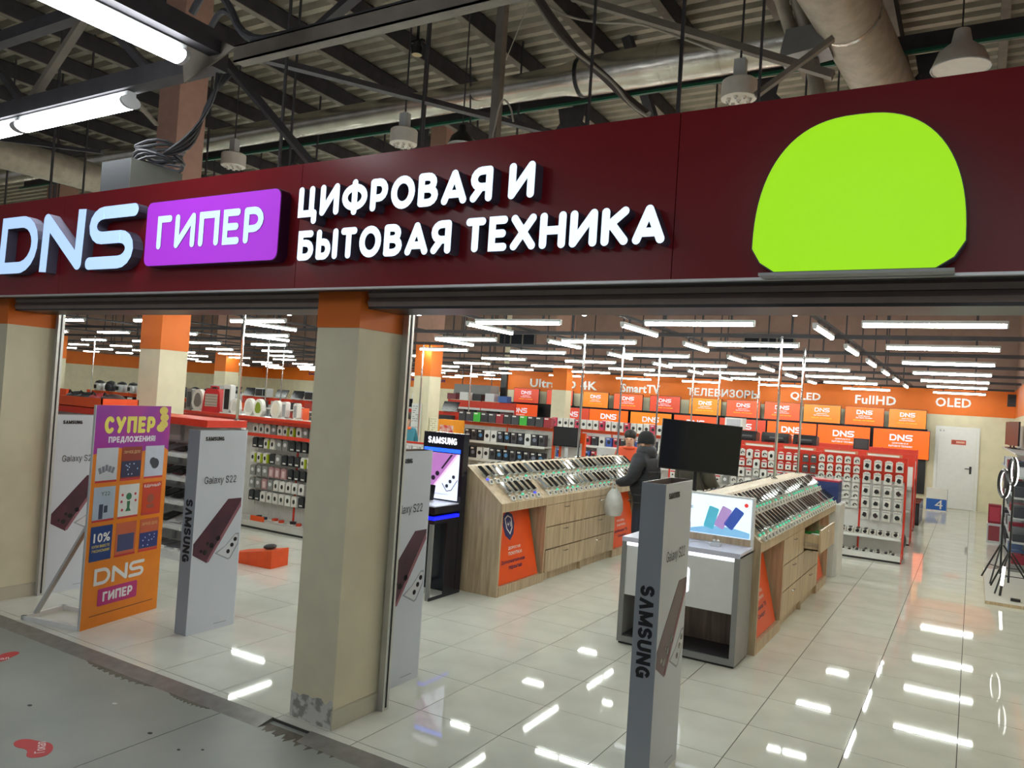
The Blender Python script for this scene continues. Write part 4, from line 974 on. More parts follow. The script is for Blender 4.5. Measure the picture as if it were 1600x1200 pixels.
for i, (a, b, z0, z1, wd) in enumerate([(-13.1, -10.6, 2.55, 2.84, 'UltraHD 4K'), (-9.74, -8.46, 2.55, 2.82, 'SmartTV'), (-7.58, -5.41, 2.56, 2.8, 'ТЕЛЕВИЗОРЫ'), (-4.55, -3.74, 2.57, 2.82, 'QLED'), (-2.84, -1.83, 2.58, 2.82, 'FullHD'), (-.9, -.09, 2.62, 2.86, 'OLED')]):
    o = obj('wall_lettering', text_mb(wd, -(b-a)/2, 0, (b-a)/2, z1-z0, t=.03, bold=.03), M_WHITE, loc=((a+b)/2, 23.289, z0), label='white raised letters reading %s on the orange wall band' % wd, cat='lettering')
dr = thing('door_1', (-.36, 23.3, 0), label='white metal door with small red sign in the back wall', cat='door', kind='structure')
obj('door_frame', MB().box(-.5, -.03, 0, -.43, .02, 2.12).box(.43, -.03, 0, .5, .02, 2.12).box(-.43, -.03, 2.05, .43, .02, 2.12), M_WHITE, dr)
obj('door_leaf', MB().box(-.425, -.02, .01, .425, .02, 2.045), M_WHITE, dr)
h = obj('handle', MB().box(.3, -.03, .93, .35, -.02, 1.12).tube([(.325, -.03, 1.06), (.325, -.06, 1.06), (.2, -.065, 1.06)], .011, 6), M_BLACK, dr)
sg = obj('door_sign', MB().rect(-.13, 1.66, .2, 1.78, .004, -.02), flat(196, 84, 66), dr); obj('sign_ring', MB().stroke(arc(-.07, 1.72, .03, .03, 0, 360, 14)[:-1], .012, .001, -.024, closed=True), flat(90, 30, 30), sg); obj('sign_text_block', MB().rect(-.02, 1.7, .17, 1.745, .001, -.024), flat(226, 180, 160), sg)
text('door_number', 'Б 3', -.4, 1.985, -.3, 2.025, flat(60, 60, 70), dr, y=-.02)
s4_ = boxthing('floor_sign', (-.72, 22.2, 0), (.46, .12, .56), W_, 'white and blue floor sign with a large number four by the door', 'sign')
obj('blue_field', MB().rect(-.22, .03, .22, .3, .002, -.06), flat(30, 90, 170), s4_); text('number', '4', -.03, .06, .14, .28, W_, s4_, y=-.062); obj('side_face', MB().box(.23, -.06, 0, .235, .06, .56), flat(30, 50, 110), s4_)
# windows high in the back wall
for i, x in enumerate((-13.75, -5.25)):
    t = thing('window_%d' % (i+1), (x, 23.3, 3.9), label='dark three-pane window high in the back wall, %s' % ('above the door side' if i else 'left of the columns'), cat='window', kind='structure')
    obj('window_frame', MB().box(-.75, -.03, 0, .75, -.0, .6), M_STEEL2, t)
    for k in (-1, 0, 1): obj('pane', MB().rect(k*.48-.21, .06, k*.48+.21, .54, .006, -.03), M_GLASS, t)

# ================================================================ RIGHT WALL DISPLAY
obj('display_platform', MB().box(.21, 11.0, 0, .855, 13.6, .035).box(.205, 10.995, 0, .855, 11.0, .035, 1).box(.205, 11, 0, .21, 13.6, .035, 1), [flat(206, 202, 194, .4), M_WOOD], label='low pale platform with wooden edge under the ring lights', cat='platform')
def ring_light(x, y, zc, rad, tilt, rz, label, ztop=1.6):
    t = thing('ring_light', (x, y, .036), (0, 0, rz), label=label, cat='ring light', group='ring lights on tripods')
    obj('pole', MB().tube([(0, 0, .12), (0, 0, zc-rad-.04)], .012, 8), M_BLACK, t)
    for k in range(3):
        q = 2*PI*k/3+.4; obj('leg', MB().tube([(.02*math.cos(q), .02*math.sin(q), .5), (.33*math.cos(q), .33*math.sin(q), .012)], .011, 6), M_BLACK, t)
        obj('brace', MB().tube([(.01*math.cos(q), .01*math.sin(q), .2), (.2*math.cos(q), .2*math.sin(q), .2)], .006, 6), M_BLACK, t)
    n = 28; P = [(rad*math.cos(2*PI*i/n), 0, zc-.036+rad*math.sin(2*PI*i/n)) for i in range(n+1)]
    obj('ring_housing', MB().tube([(a, .014, b) for a, _, b in P], .022, 6, caps=False), M_BLACK, t)
    obj('ring_lamp', MB().tube(P, .018, 6, caps=False), mat('ring_glow', S(255, 250, 245), .4, es=4.0, ecol=(1, .95, .92)), t)
    obj('phone_clip', MB().box(-.02, -.02, zc-.1, .02, .01, zc+.1), M_BLACK, t)
ring_light(.46, 11.8, 1.56, .165, 0, 1.22+.53, 'ring light on the nearer black tripod, turned to the aisle')
ring_light(.39, 12.5, 1.36, .18, 0, 1.85, 'ring light on the farther black tripod, seen almost edge-on')
sl = thing('tripod_light', (.4, 11.5, .036), label='short glowing stick light lying between the tripod legs', cat='lamp'); obj('stick', MB().tube([(-.02, 0, .12), (.0, .05, .35)], .018, 8), mat('stick_glow', S(255, 245, 235), .4, es=3, ecol=(1, .93, .86)), sl); obj('grip', MB().tube([(-.035, -.03, .0), (-.02, 0, .12)], .014, 8), M_BLACK, sl)
obj('power_adapter', MB().box(-.05, -.03, 0, .05, .03, .03), M_BLACK, loc=(.52, 11.25, .036), label='black power adapter lying on the platform', cat='adapter')
rw = thing('wall_rack', (.86, 16.0, 0), label='grey wall rack of small gadgets along the right wall', cat='rack')
obj('back_panel', MB().box(-.04, -3.6, .1, -.005, 4.0, 2.2), M_GREY, rw)
for z in (.45, .8, 1.1, 1.4, 1.75): obj('shelf', MB().box(-.32, -2.3, z-.02, -.04, 4.0, z), M_LGREY, rw)
obj('base', MB().box(-.34, -2.3, 0, -.04, 4.0, .12), M_GREY, rw)
rr = random.Random(4)
for lv, z in enumerate((.12, .45, .8, 1.1, 1.4)):
    for i in range(9):
        c = rr.choice([(214, 214, 216), (150, 40, 56), (60, 62, 70), (90, 110, 150), (180, 182, 186), (120, 122, 126)]); hh = rr.uniform(.1, .2)
        boxthing('gadget_box', (.66, 13.95+.62*i, z+.001), (.2, rr.uniform(.18, .34), hh), flat(*c), 'gadget box on the right wall rack, %s shelf up, %s along' % (ordn(lv), ordn(i)), 'box', None, 'gadget boxes on the wall rack')
boxthing('red_carton', (.4, 17.2, .36), (.2, .28, .34), flat(150, 30, 50), 'dark red carton stacked beside the wall rack', 'box', flat(190, 60, 80)); boxthing('white_carton', (.4, 17.2, 0), (.22, .3, .36), flat(206, 206, 208), 'white carton under the dark red carton', 'box', flat(150, 60, 70))
mon = thing('wall_monitor', (.62, 17.0, 1.76), (0, 0, -1.35), label='black monitor on the top shelf of the right wall rack', cat='monitor'); obj('panel', MB().box(-.3, 0, .06, .3, .03, .5), M_BLACK, mon); obj('foot', MB().box(-.1, -.05, 0, .1, .1, .015).box(-.02, .01, .015, .02, .03, .1), M_BLACK, mon)
mon2 = dup(mon, (.6, 17.9, 1.76), (0, 0, -1.35), label='second black monitor further along the top wall shelf')
sp = thing('wall_speaker', (.78, 22.9, 2.85), label='black loudspeaker in the corner below the ceiling lights', cat='speaker'); obj('box', MB().box(-.1, -.1, -.15, .08, .1, .15), M_BLACK, sp); obj('cone', MB().disc(-.01, 0.0, .07, .004, -.1), M_BLK2, sp)

# ================================================================ TABLET SHELVES (left bay)
tr_ = thing('tablet_rack', (-9.95, 5.75, 0), label='white tablet shelves with red top board behind the promotion board', cat='rack')
obj('top_board', MB().box(-2.65, 0, 1.52, 2.65, .55, 1.6), M_RED, tr_)
obj('back_panel', MB().box(-2.65, .5, .1, 2.65, .54, 1.52), M_WHITE, tr_)
obj('base', MB().box(-2.65, -.02, .0, 2.65, .55, .09), M_WHITE, tr_)
for i in range(6): obj('upright', MB().box(-2.65+1.06*i-.015, .46, .09, -2.65+1.06*i+.015, .5, 1.52), M_LGREY, tr_)
LV = [.10, .38, .66, .93, 1.2]
for z in LV[1:]: obj('shelf', MB().prism([(0.03, z-.05), (.48, z+.06), (.48, z+.08), (.03, z-.03)], 'x', -2.63, 2.63).box(-2.63, .02, z-.055, 2.63, .032, z-.01), M_WHITE, tr_)
tb = {}
for nm_, c in (('black', M_BLACK), ('maroon', flat(92, 30, 40, .25)), ('white', M_WHITE), ('grey', flat(110, 112, 116, .3))):
    tb[nm_] = MB().box(-.085, -.125, .0, .085, .125, .009).mesh('tablet', c)
scr = MB().box(-.078, -.115, .009, .078, .115, .0098).mesh('screen', M_SCR); tagm = MB().rect(-.03, -.045, .03, -.012, .004).mesh('price_tag', W_)
for li, z in enumerate(LV):
    for i in range(9):
        x = -9.32+.235*i; r = random.Random(li*17+i)
        c = ['grey', 'white', 'black', 'maroon', 'grey'][li] if r.random() < .8 else r.choice(['black', 'white'])
        o = put('tablet', tb[c], None, (x, 5.98, z+.034 if li else .096), (.24 if li else .02, 0, .06), label='%s tablet on the white shelves, %s shelf up, %s from the left' % (c, ordn(li), ordn(i)), cat='tablet', group='tablets on the white shelves')
        if c in ('black', 'maroon') : put('screen', scr, o)
        put('price_tag', tagm, o, (0, -.236, .02 if li else .056), (-.24, 0, 0))
# goods on top of the shelf, left
bn = thing('orange_bin', (-9.85, 6.0, 1.601), label='orange open bin on the tablet shelves top', cat='bin')
obj('walls', MB().box(-.55, -.25, 0, .55, -.235, .13).box(-.55, .235, 0, .55, .25, .13).box(-.55, -.25, 0, -.535, .25, .13).box(.535, -.25, 0, .55, .25, .13).box(-.55, -.25, 0, .55, .25, .01), M_OREN, bn)
for i, (dx, c) in enumerate([(-.38, (34, 34, 38)), (-.13, (30, 32, 34)), (.13, (150, 34, 40)), (.39, (60, 40, 40))]):
    t = thing('rolled_bag', (-9.85+dx, 6.0, 1.612), label='%s rolled bag from the left in the orange bin' % ordn(i), cat='bag', group='rolled bags in the orange bin')
    obj('body', MB().ball((0, 0, .09), .12, .17, .09), flat(*c), t, smooth=True); obj('strap', MB().tube([(-.06, -.1, .13), (0, -.12, .19), (.06, -.1, .13)], .01, 6), M_BLACK, t)
boxthing('orange_board', (-10.9, 6.1, 1.601), (.5, .06, .2), M_OREN, 'plain orange panel on the tablet shelves top', 'panel')
for i, (x, c) in enumerate([(-10.6, (60, 40, 40)), (-10.9, (40, 40, 44))]): boxthing('goods_box', (x, 5.9, 1.601), (.24, .2, .12), flat(*c), 'dark goods box on the shelf top, %s from the pillar' % ordn(i), 'box')
ob = thing('price_wedge', (-6.94, 6.3, 0), (0, 0, .1), label='orange wedge stand on the floor behind the totem', cat='stand'); obj('wedge', MB().prism([(-.3, 0), (.3, 0), (.3, .2), (-.3, .1)], 'y', -.14, .14), M_OREN, ob); obj('gadget', MB().ball((.15, 0, .21), .06, .09, .03), M_BLACK, ob)

# ================================================================ CASE RACK WITH HEATERS
cr = rack(-10.6, -7.0, 7.72, 1.53, 3, 'grey rack of hanging phone cases with red rails behind the pillar', [], M_RED, .66, .3, .02, 'case_rack', flat(206, 204, 200))
for z in (1.31, 1.5): obj('red_rail', MB().box(-1.8, .1, z-.02, 1.8, .14, z+.025), M_RED, cr)
obj('top_shelf', MB().box(-1.8, .02, 1.54, 1.8, .6, 1.56).box(-1.8, .0, 1.535, 1.8, .02, 1.575, 1), [M_WHITE, M_RED], cr)
CK = {'F': 'black case pack', 'G': 'white case box', 'H': 'white and lime case box', 'I': 'grey case pack', 'J': 'pink case pack'}
zr = [1.47, 1.27, 1.06, .87, .69, .51]
for ri, z in enumerate(zr):
    for ci in range(16):
        x = -7.1-.125*ci; r = random.Random(ri*31+ci*7)
        pal = [['G', 'H', 'G', 'I'], ['F', 'I', 'H', 'G'], ['F', 'I', 'F', 'H'], ['F', 'F', 'J', 'I'], ['G', 'G', 'J', 'I'], ['F', 'G', 'G', 'F']][ri]
        k = pal[(ci//2+r.randint(0, 1)) % 4]
        pack(k, x, 7.93, z, '%s, %s row down, %s column from the case rack right end' % (CK[k], ordn(ri), ordn(ci)), 'phone cases on the rack')
for i in range(10):
    r = random.Random(i+5); c = r.choice([(30, 30, 34), (220, 220, 216), (40, 60, 90), (214, 70, 40)])
    t = thing('boxed_gadget', (-7.25-.17*i, 7.86+.05*(i % 2), .111), (0, 0, r.uniform(-.5, .5)), label='loose gadget on the case rack base, %s from the right' % ordn(i), cat='gadget', group='gadgets on the case rack base')
    obj('tray', MB().box(-.07, -.06, 0, .07, .06, .012), W_, t); obj('gadget', MB().prism(blob(i, 0, 0, .045), 'z', .012, .045), flat(*c), t)
boxthing('orange_sign', (-8.62, 7.74, .111), (.26, .02, .07), M_OREN, 'orange shelf sign at the case rack base', 'sign')
def heater(kind, x, y, z, h_, col, label, extra=None):
    t = thing('fan_heater', (x, y, z), (0, 0, .3), label=label, cat='heater', group='heaters on the case rack')
    if kind == 'oval':
        P = [(h_*.32*math.cos(q)*(1.0 if math.sin(q) < 0 else .85), h_*.5+h_*.5*math.sin(q)) for q in [2*PI*i/20 for i in range(20)]]
        P = [(a, max(b, .012)) for a, b in P]
        obj('shell', MB().poly(P, .1, .05), col, t); obj('grille', MB().poly([(a*.62, h_*.5+(b-h_*.5)*.66) for a, b in P], .006, -.05), extra or flat(206, 204, 196), t); obj('foot', MB().box(-h_*.22, -.07, 0, h_*.22, .07, .015), col, t)
    elif kind == 'trap':
        obj('shell', MB().poly([(-h_*.45, 0), (h_*.45, 0), (h_*.36, h_*.86), (h_*.25, h_), (-h_*.25, h_), (-h_*.36, h_*.86)], .14, .07), col, t)
        obj('grille', MB().rect(-h_*.3, h_*.25, h_*.28, h_*.78, .01, -.07), flat(200, 192, 178, .3, .3), t); obj('handle', MB().tube([(-h_*.2, 0, h_), (-h_*.15, 0, h_*1.1), (h_*.15, 0, h_*1.1), (h_*.2, 0, h_)], .012, 6), col, t)
        for k in range(4): obj('heating_bar', MB().rect(-h_*.29, h_*(.3+.12*k), h_*.27, h_*(.33+.12*k), .006, -.08), flat(150, 140, 130), t)
    else:
        obj('shell', MB().poly(rrect(-h_*.14, .02, h_*.14, h_, .03), .12, .06), col, t); obj('grille', MB().rect(-h_*.09, h_*.15, h_*.09, h_*.85, .006, -.06), M_BLACK if not extra else extra, t); obj('foot', MB().box(-h_*.2, -.09, 0, h_*.2, .09, .02), col, t)
for i, (px, k, h_, c, ex, lb) in enumerate([(297, 'tower', .34, (130, 126, 122), flat(70, 70, 72), 'grey slotted heater at the left end of the case rack'), (310, 'oval', .34, (228, 224, 216), flat(120, 116, 110), 'white oval heater with dark grille beside the red heater'), (333, 'trap', .36, (200, 36, 40), None, 'red trapezoid infrared heater with carry handle'), (356, 'tower', .44, (206, 204, 202), M_BLACK, 'tall slim tower heater with black grille'), (368, 'oval', .24, (226, 222, 216), None, 'small white oval heater right of the tower heater'), (390, 'oval', .26, (232, 230, 222), None, 'white oval heater beside the green-faced heater'), (405, 'oval', .26, (232, 230, 222), flat(120, 140, 30), 'white oval heater with green round face'), (432, 'oval', .26, (230, 226, 216), flat(226, 218, 196), 'cream oval heater in the middle of the right half'), (446, 'tower', .25, (226, 222, 220), flat(150, 150, 150), 'small white box heater with grey grille'), (464, 'tower', .24, (230, 224, 214), flat(160, 160, 158), 'short cream box heater near the pillar')]):
    p = at_y(px, 650, 8.02); heater(k, p.x, 8.02, 1.561, h_, flat(*c), lb, ex)
for i, (px, c) in enumerate([(300, (180, 150, 110)), (340, (60, 70, 100)), (413, (60, 60, 62)), (425, (240, 90, 40)), (455, (236, 96, 40)), (478, (236, 100, 50)), (488, (230, 224, 220))]):
    p = at_y(px+16, 650, 8.2); boxthing('heater_carton', (p.x, 8.24, 1.561), (.1, .12, .14+.03*(i % 3)), flat(*c), 'carton behind the heaters, %s from the left' % ordn(i), 'box', flat(min(255, c[0]+20), 150, 140), 'cartons behind the heaters')

# ================================================================ DISTANT APPLIANCES ON THE LEFT
ap = rack(-24.6, -17.0, 14.4, 1.5, 7, 'distant orange shelving of multicookers and kettles', [(.9, .27), (1.2, .27)], M_OREN, name='appliance_rack')
def cooker(x, y, z, s_, c, label):
    t = thing('multicooker', (x, y, z), label=label, cat='cooker', group='multicookers on the distant shelf')
    obj('pot', MB().lathe([(.12*s_, 0), (.14*s_, .03*s_), (.14*s_, .17*s_), (.13*s_, .2*s_)], 14), flat(*c, .25, .4), t, smooth=True); obj('lid', MB().lathe([(.135*s_, .2*s_), (.11*s_, .25*s_), (.04*s_, .28*s_), (0, .285*s_)], 14), M_BLACK, t, smooth=True); obj('panel', MB().rect(-.05*s_, .05*s_, .05*s_, .15*s_, .01, -.135*s_), M_BLK2, t)
for i in range(12): cooker(-23.9+.58*i, 14.68, 1.511, 1.15, [(200, 200, 200), (60, 60, 64), (190, 190, 192)][i % 3], 'multicooker on the orange shelving top, %s from the left' % ordn(i))
for i in range(13):
    c = [(34, 34, 38), (150, 110, 90), (200, 200, 196), (60, 50, 50)][i % 4]; boxthing('small_appliance', (-24.1+.54*i, 14.55, 1.201), (.3, .22, .2), flat(*c), 'small appliance on the upper orange shelf, %s from the left' % ordn(i), 'appliance', M_BLACK if i % 2 else W_, 'appliances on the upper orange shelf')
for i in range(13):
    c = [(30, 30, 34), (40, 40, 44), (210, 206, 200)][i % 3]; boxthing('small_appliance', (-24.0+.55*i, 14.55, .901), (.3, .2, .2), flat(*c), 'small appliance on the lower orange shelf, %s from the left' % ordn(i), 'appliance', flat(120, 120, 124), 'appliances on the lower orange shelf')
mw = rack(-22.6, -12.2, 17.6, 1.62, 8, 'distant red shelving of microwaves and cooktops behind the heaters', [(1.0, .27), (1.3, .27)], M_RED, name='appliance_rack')
for i in range(14):
    x = -22.2+.74*i
    if i % 3 == 0:
        t = thing('microwave', (x, 17.85, 1.631), label='microwave on the distant red shelving, %s item from the left' % ordn(i), cat='microwave', group='appliances on the distant red shelving')
        obj('body', MB().box(-.24, -.16, 0, .24, .16, .28), M_LGREY, t); obj('door', MB().rect(-.22, .03, .1, .25, .01, -.16), M_BLACK, t); obj('control_panel', MB().rect(.12, .03, .22, .25, .006, -.16), M_BLK2, t)
    else:
        t = thing('cooktop', (x, 17.85, 1.631), label='dark cooktop propped on the distant red shelving, %s item from the left' % ordn(i), cat='cooktop', group='appliances on the distant red shelving')
        obj('glass_top', MB().box(-.26, -.02, .03, .26, .0, .3), M_BLK2, t, rot=(-.5, 0, 0)); obj('support', MB().box(-.2, -.05, 0, .2, .12, .04), M_LGREY, t)
for lv, z in enumerate((1.001, 1.301)):
    for i in range(14): boxthing('boxed_appliance', (-22.2+.74*i, 17.77, z), (.4, .2, .22), flat(*[(40, 40, 44), (200, 200, 198), (90, 94, 90), (170, 60, 50)][(i*3+lv) % 4]), 'boxed appliance on the distant red shelving, %s shelf up, %s along' % (ordn(lv), ordn(i)), 'box', None, 'boxes on the distant red shelving')
for i, (x, wd) in enumerate([(-31, 'Бытовая защита'), (-27.5, 'Защита ПрофЦентр'), (-24.2, 'Доставка техники на дом')]):
    obj('wall_lettering', text_mb(wd, -1.3, 0, 1.3, .22, t=.02, bold=.02), flat(60, 34, 110), loc=(x, 31.985, 2.7), label='purple lettering on the distant orange band, %s from the left' % ordn(i), cat='lettering')

# ================================================================ HEADSET RACKS IN THE MIDDLE
hr_ = rack(-8.3, -6.38, 12.0, 1.6, 2, 'orange and grey rack of boxed computer parts behind the left counter', [(.95, .28), (1.27, .28)], M_OREN, name='headset_rack', header=.06, pan=flat(200, 198, 192))
def gbox(x, y, z, w_, h_, col, disc, label, group):
    t = thing('boxed_headset', (x, y, z), label=label, cat='box', group=group)
    obj('carton', MB().box(-w_/2, -.06, 0, w_/2, .06, h_), col, t)
    if disc: obj('picture_print', MB().disc(0, h_*.5, w_*.3, .002, -.06), disc, t)
    obj('sticker', MB().rect(-w_*.4, h_*.8, w_*.1, h_*.93, .001, -.06), W_, t)
for lv, z in enumerate((.951, 1.271)):
    for i in range(13):
        r = random.Random(i*5+lv); c, d = r.choice([((34, 36, 44), flat(120, 124, 140)), ((214, 214, 212), M_BLACK), ((28, 30, 36), flat(70, 130, 180)), ((60, 58, 62), flat(20, 20, 22))])
        gbox(-8.2+.142*i, 12.14, z, .12, .2, flat(*c), d, 'boxed part on the orange rack, %s shelf up, %s from the left' % (ordn(lv), ordn(i)), 'boxed parts on the orange rack')
for i in range(12):
    c = [(50, 52, 56), (60, 62, 68), (60, 170, 60), (44, 46, 50), (56, 58, 62), (150, 40, 50)][i % 6]; gbox(-8.25+.165*i, 12.2, 1.611, .15, .17, flat(*c), None, 'dark boxed part on the orange rack top, %s from the left' % ordn(i), 'boxed parts on the rack top')
am = thing('desktop_monitor', (-6.12, 12.3, 1.3), (0, 0, .25), label='dark all-in-one monitor mounted at the orange rack end', cat='monitor'); obj('panel', MB().box(-.24, 0, .0, .24, .03, .34), M_BLK2, am); obj('screen', MB().rect(-.228, .02, .228, .33, .002), flat(44, 44, 46, .15), am); obj('stand', MB().box(-.03, .03, -.2, .03, .06, .15).box(-.15, -.05, -.22, .15, .12, -.2), M_LGREY, am)
boxthing('orange_post', (-6.12, 12.55, 0), (.5, .06, 1.55), M_OREN, 'tall orange end panel behind the all-in-one monitor', 'panel', flat(200, 198, 194))
h2 = rack(-7.6, -4.9, 14.3, 1.55, 4, 'orange rack of pink and white headset boxes before the televisions', [(.95, .28), (1.25, .28)], M_OREN, name='headset_rack', header=.06)
for i in range(20): gbox(-7.5+.135*i, 14.5, 1.561, .11, .19, W_ if i % 4 else flat(200, 60, 90), flat(40, 38, 42), 'pink and white headset box on the rack top, %s from the left' % ordn(i), 'headset boxes on the rack top')
for lv, z in enumerate((.951, 1.251)):
    for i in range(17): gbox(-7.45+.155*i, 14.42, z, .12, .18, [W_, flat(60, 90, 170), flat(190, 50, 60), flat(50, 52, 60)][(i+lv) % 4], flat(40, 40, 44), 'boxed accessory on the headset rack, %s shelf up, %s from the left' % (ordn(lv), ordn(i)), 'boxes on the headset rack shelves')
boxthing('counter_screen', (-5.1, 12.0, 0), (.55, .08, 1.36), M_LGREY, 'plain grey screen panel behind the left counter end', 'panel')
rk = rack(-8.3, -7.45, 10.0, 1.26, 1, 'red rack of boxed headphones left of the display tower', [(.75, .26), (1.0, .26)], M_RED, .5, name='headphone_rack', header=.03)
for lv, z in enumerate((.751, 1.001)):
    for i in range(5): gbox(-8.2+.165*i, 10.14, z, .14, .21, flat(190, 186, 186), flat(150, 40, 50) if lv else flat(60, 40, 50), 'boxed headphones on the red rack, %s shelf up, %s from the left' % (ordn(lv), ordn(i)), 'boxed headphones on the red rack')
ac = thing('air_conditioner', at_y(743, 630, 22.6), label='grey ceiling-type air conditioner beyond the orange rack', cat='air conditioner'); obj('casing', MB().prism([(-.3, 0), (.3, .05), (.3, .45), (-.25, .45)], 'x', -.75, .75), M_GREY, ac); obj('outlet', MB().box(-.65, -.3, .05, .65, -.28, .14), M_BLACK, ac)
ac.location.z = 2.05
[obj('hanger_rod', MB().box(q_-.012, -.012, .45, q_+.012, .012, 5.492), M_STEEL, ac) for q_ in (-.6, .6)]
fr = rack(-15.2, -12.6, 21.2, 1.95, 2, 'distant red-topped rack under the air conditioner', [(1.0, .28), (1.4, .28)], M_RED, name='far_rack')
for lv, z in enumerate((1.001, 1.401)):
    for i in range(6): boxthing('dark_carton', (-15.0+.44*i, 21.35, z), (.36, .22, .26), M_BLK2 if (i+lv) % 2 else flat(70, 40, 40), 'dark carton on the distant rack, %s shelf up, %s from the left' % (ordn(lv), ordn(i)), 'box', None, 'cartons on the distant rack')
for i, c in enumerate([(120, 50, 60), (214, 214, 212), (30, 30, 34), (210, 210, 214), (60, 100, 170)]): boxthing('stacked_carton', (-15.0+.5*i, 21.5, 1.961), (.34, .26, .2+.06*(i % 2)), flat(*c), 'carton on the distant rack top, %s from the left' % ordn(i), 'box', None, 'cartons on the distant rack top')
bo = thing('water_heater', (-16.9, 22.2, 1.0), label='white wall boiler panel standing beyond the taped column', cat='boiler'); obj('casing', MB().poly(rrect(-.3, 0, .3, 1.1, .06), .25, .12), M_WHITE, bo); obj('display', MB().rect(-.06, .12, .06, .24, .004, -.13), M_BLACK, bo); obj('plinth', MB().box(-.25, -.1, -1.0, .25, .1, 0), M_LGREY, bo)
yr = thing('yellow_rack', (at_y(706, 650, 11.7).x, 11.7, 0), label='small yellow-orange promotional rack beside the taped column', cat='rack'); obj('body', MB().box(-.22, -.1, 0, .22, .1, 1.62), flat(240, 150, 30), yr); obj('front_print', MB().rect(-.18, 1.2, .12, 1.52, .004, -.1), mat('red_white_print', S(210, 60, 50), .4, col2=S(225, 215, 200), scale=14), yr)
for kk, e in KIND.items():
    if not e[1]:
        for c in list(e[0].children): bpy.data.objects.remove(c)
        bpy.data.objects.remove(e[0])

# ================================================================ PEOPLE
def person(loc, rz, J, rad, top, legs, shoes, label, hair, zone=.8, cap=None, collar=None, hs=1.0):
    """J: joint name -> local position, facing -y.  One skinned body, coloured by zone."""
    names = list(J); idx = {n: i for i, n in enumerate(names)}
    chain = [('pelvis', 'waist'), ('waist', 'chest'), ('chest', 'neck'), ('neck', 'jaw'), ('jaw', 'brow')]
    for s_ in 'LR': chain += [('chest', 'sh'+s_), ('sh'+s_, 'el'+s_), ('el'+s_, 'wr'+s_), ('wr'+s_, 'pa'+s_), ('pelvis', 'hip'+s_), ('hip'+s_, 'kn'+s_), ('kn'+s_, 'an'+s_), ('an'+s_, 'toe'+s_)]
    V = [J[n] for n in names]; E = [(idx[a], idx[b]) for a, b in chain]; R = [rad[n.rstrip('LR') if n[-1] in 'LR' else n] for n in names]; roots = [idx['pelvis']]
    for s_ in 'LR':     # fingers and thumb rooted inside the palm
        p, w_ = Vector(J['pa'+s_]), Vector(J['wr'+s_]); d = (p-w_).normalized(); sd = d.cross(Vector((0, 0, 1)));
        sd = sd.normalized() if sd.length > .1 else Vector((1, 0, 0)); nb = sd.cross(d)
        for k, (o, l) in enumerate(((-.027, .06), (-.009, .07), (.009, .066), (.026, .05), (.036, .045))):
            a = p+sd*o*.8-d*(.0 if k < 4 else .04); b = a+d*l*.55+(sd*.03 if k == 4 else Vector()); c = b+(d*.6+nb*-.6)*l*.5
            i = len(V); V += [tuple(a), tuple(b), tuple(c)]; E += [(i, i+1), (i+1, i+2)]; R += [(.011, .011), (.0095, .0095), (.008, .008)]; roots.append(i)
    me = bpy.data.meshes.new('body'); me.from_pydata([tuple(v) for v in V], E, []); ob_ = bpy.data.objects.new('tmp', me); COL.objects.link(ob_)
    sk = ob_.modifiers.new('s', 'SKIN'); sk.use_smooth_shade = True
    for i, r in enumerate(R):
        sv = me.skin_vertices[0].data[i]; sv.radius = r if isinstance(r, tuple) else (r, r); sv.use_root = i in roots
    ss = ob_.modifiers.new('u', 'SUBSURF'); ss.levels = 2; ss.render_levels = 2
    dg = bpy.context.evaluated_depsgraph_get(); dg.update()
    bm_ = bpy.data.meshes.new_from_object(ob_.evaluated_get(dg)); bpy.data.objects.remove(ob_)
    bm_.materials.clear()
    for m_ in (top, legs, shoes, M_SKIN): bm_.materials.append(m_)
    hands = [Vector(J['pa'+s_]) for s_ in 'LR']; neckz = J['neck'][2]
    for p in bm_.polygons:
        c = p.center; p.use_smooth = True
        if min((c-h_).length for h_ in hands) < .085 or any((c-h_).length < .13 and c.z < h_.z for h_ in hands): p.material_index = 3
        elif c.z > neckz+.01 and abs(c.x-J['neck'][0]) < .14: p.material_index = 3
        elif c.z < .11: p.material_index = 2
        elif c.z < zone: p.material_index = 1
        else: p.material_index = 0
    t = thing('person', loc, (0, 0, rz), label=label, cat='person')
    put('body', bm_, t)
    hd = Vector(J['brow']); hx, hy, hz = hd.x, hd.y, hd.z
    if cap:
        obj('knit_hat', MB().lathe([(.108, -.03), (.112, .02), (.105, .07), (.075, .115), (.03, .135), (0, .138)], 16, (hx, hy+.012, hz-.0)), cap, t, smooth=True)
    else:
        obj('hair', MB().ball((hx, hy+.034, hz+.03), .1, .098, .092), hair, t, smooth=True)
    for s_ in (-1, 1):
        obj('eye', MB().ball((hx+s_*.034, hy-.09, hz-.035), .011, .008, .008, 8, 6), flat(40, 30, 28), t)
        obj('ear', MB().ball((hx+s_*.092, hy+.012, hz-.045), .012, .022, .032, 8, 6), M_SKIN, t)
    obj('nose', MB().ball((hx, hy-.102, hz-.065), .014, .018, .024, 8, 6), M_SKIN, t)
    obj('mouth', MB().ball((hx, hy-.09, hz-.108), .026, .008, .007, 8, 6), flat(150, 84, 78), t)
    if collar: obj('collar', MB().tube([(.085*math.cos(2*PI*i/12)+J['neck'][0], .075*math.sin(2*PI*i/12)+J['neck'][1], neckz-.015) for i in range(13)], .026, 8, caps=False), collar, t, smooth=True)
    return t
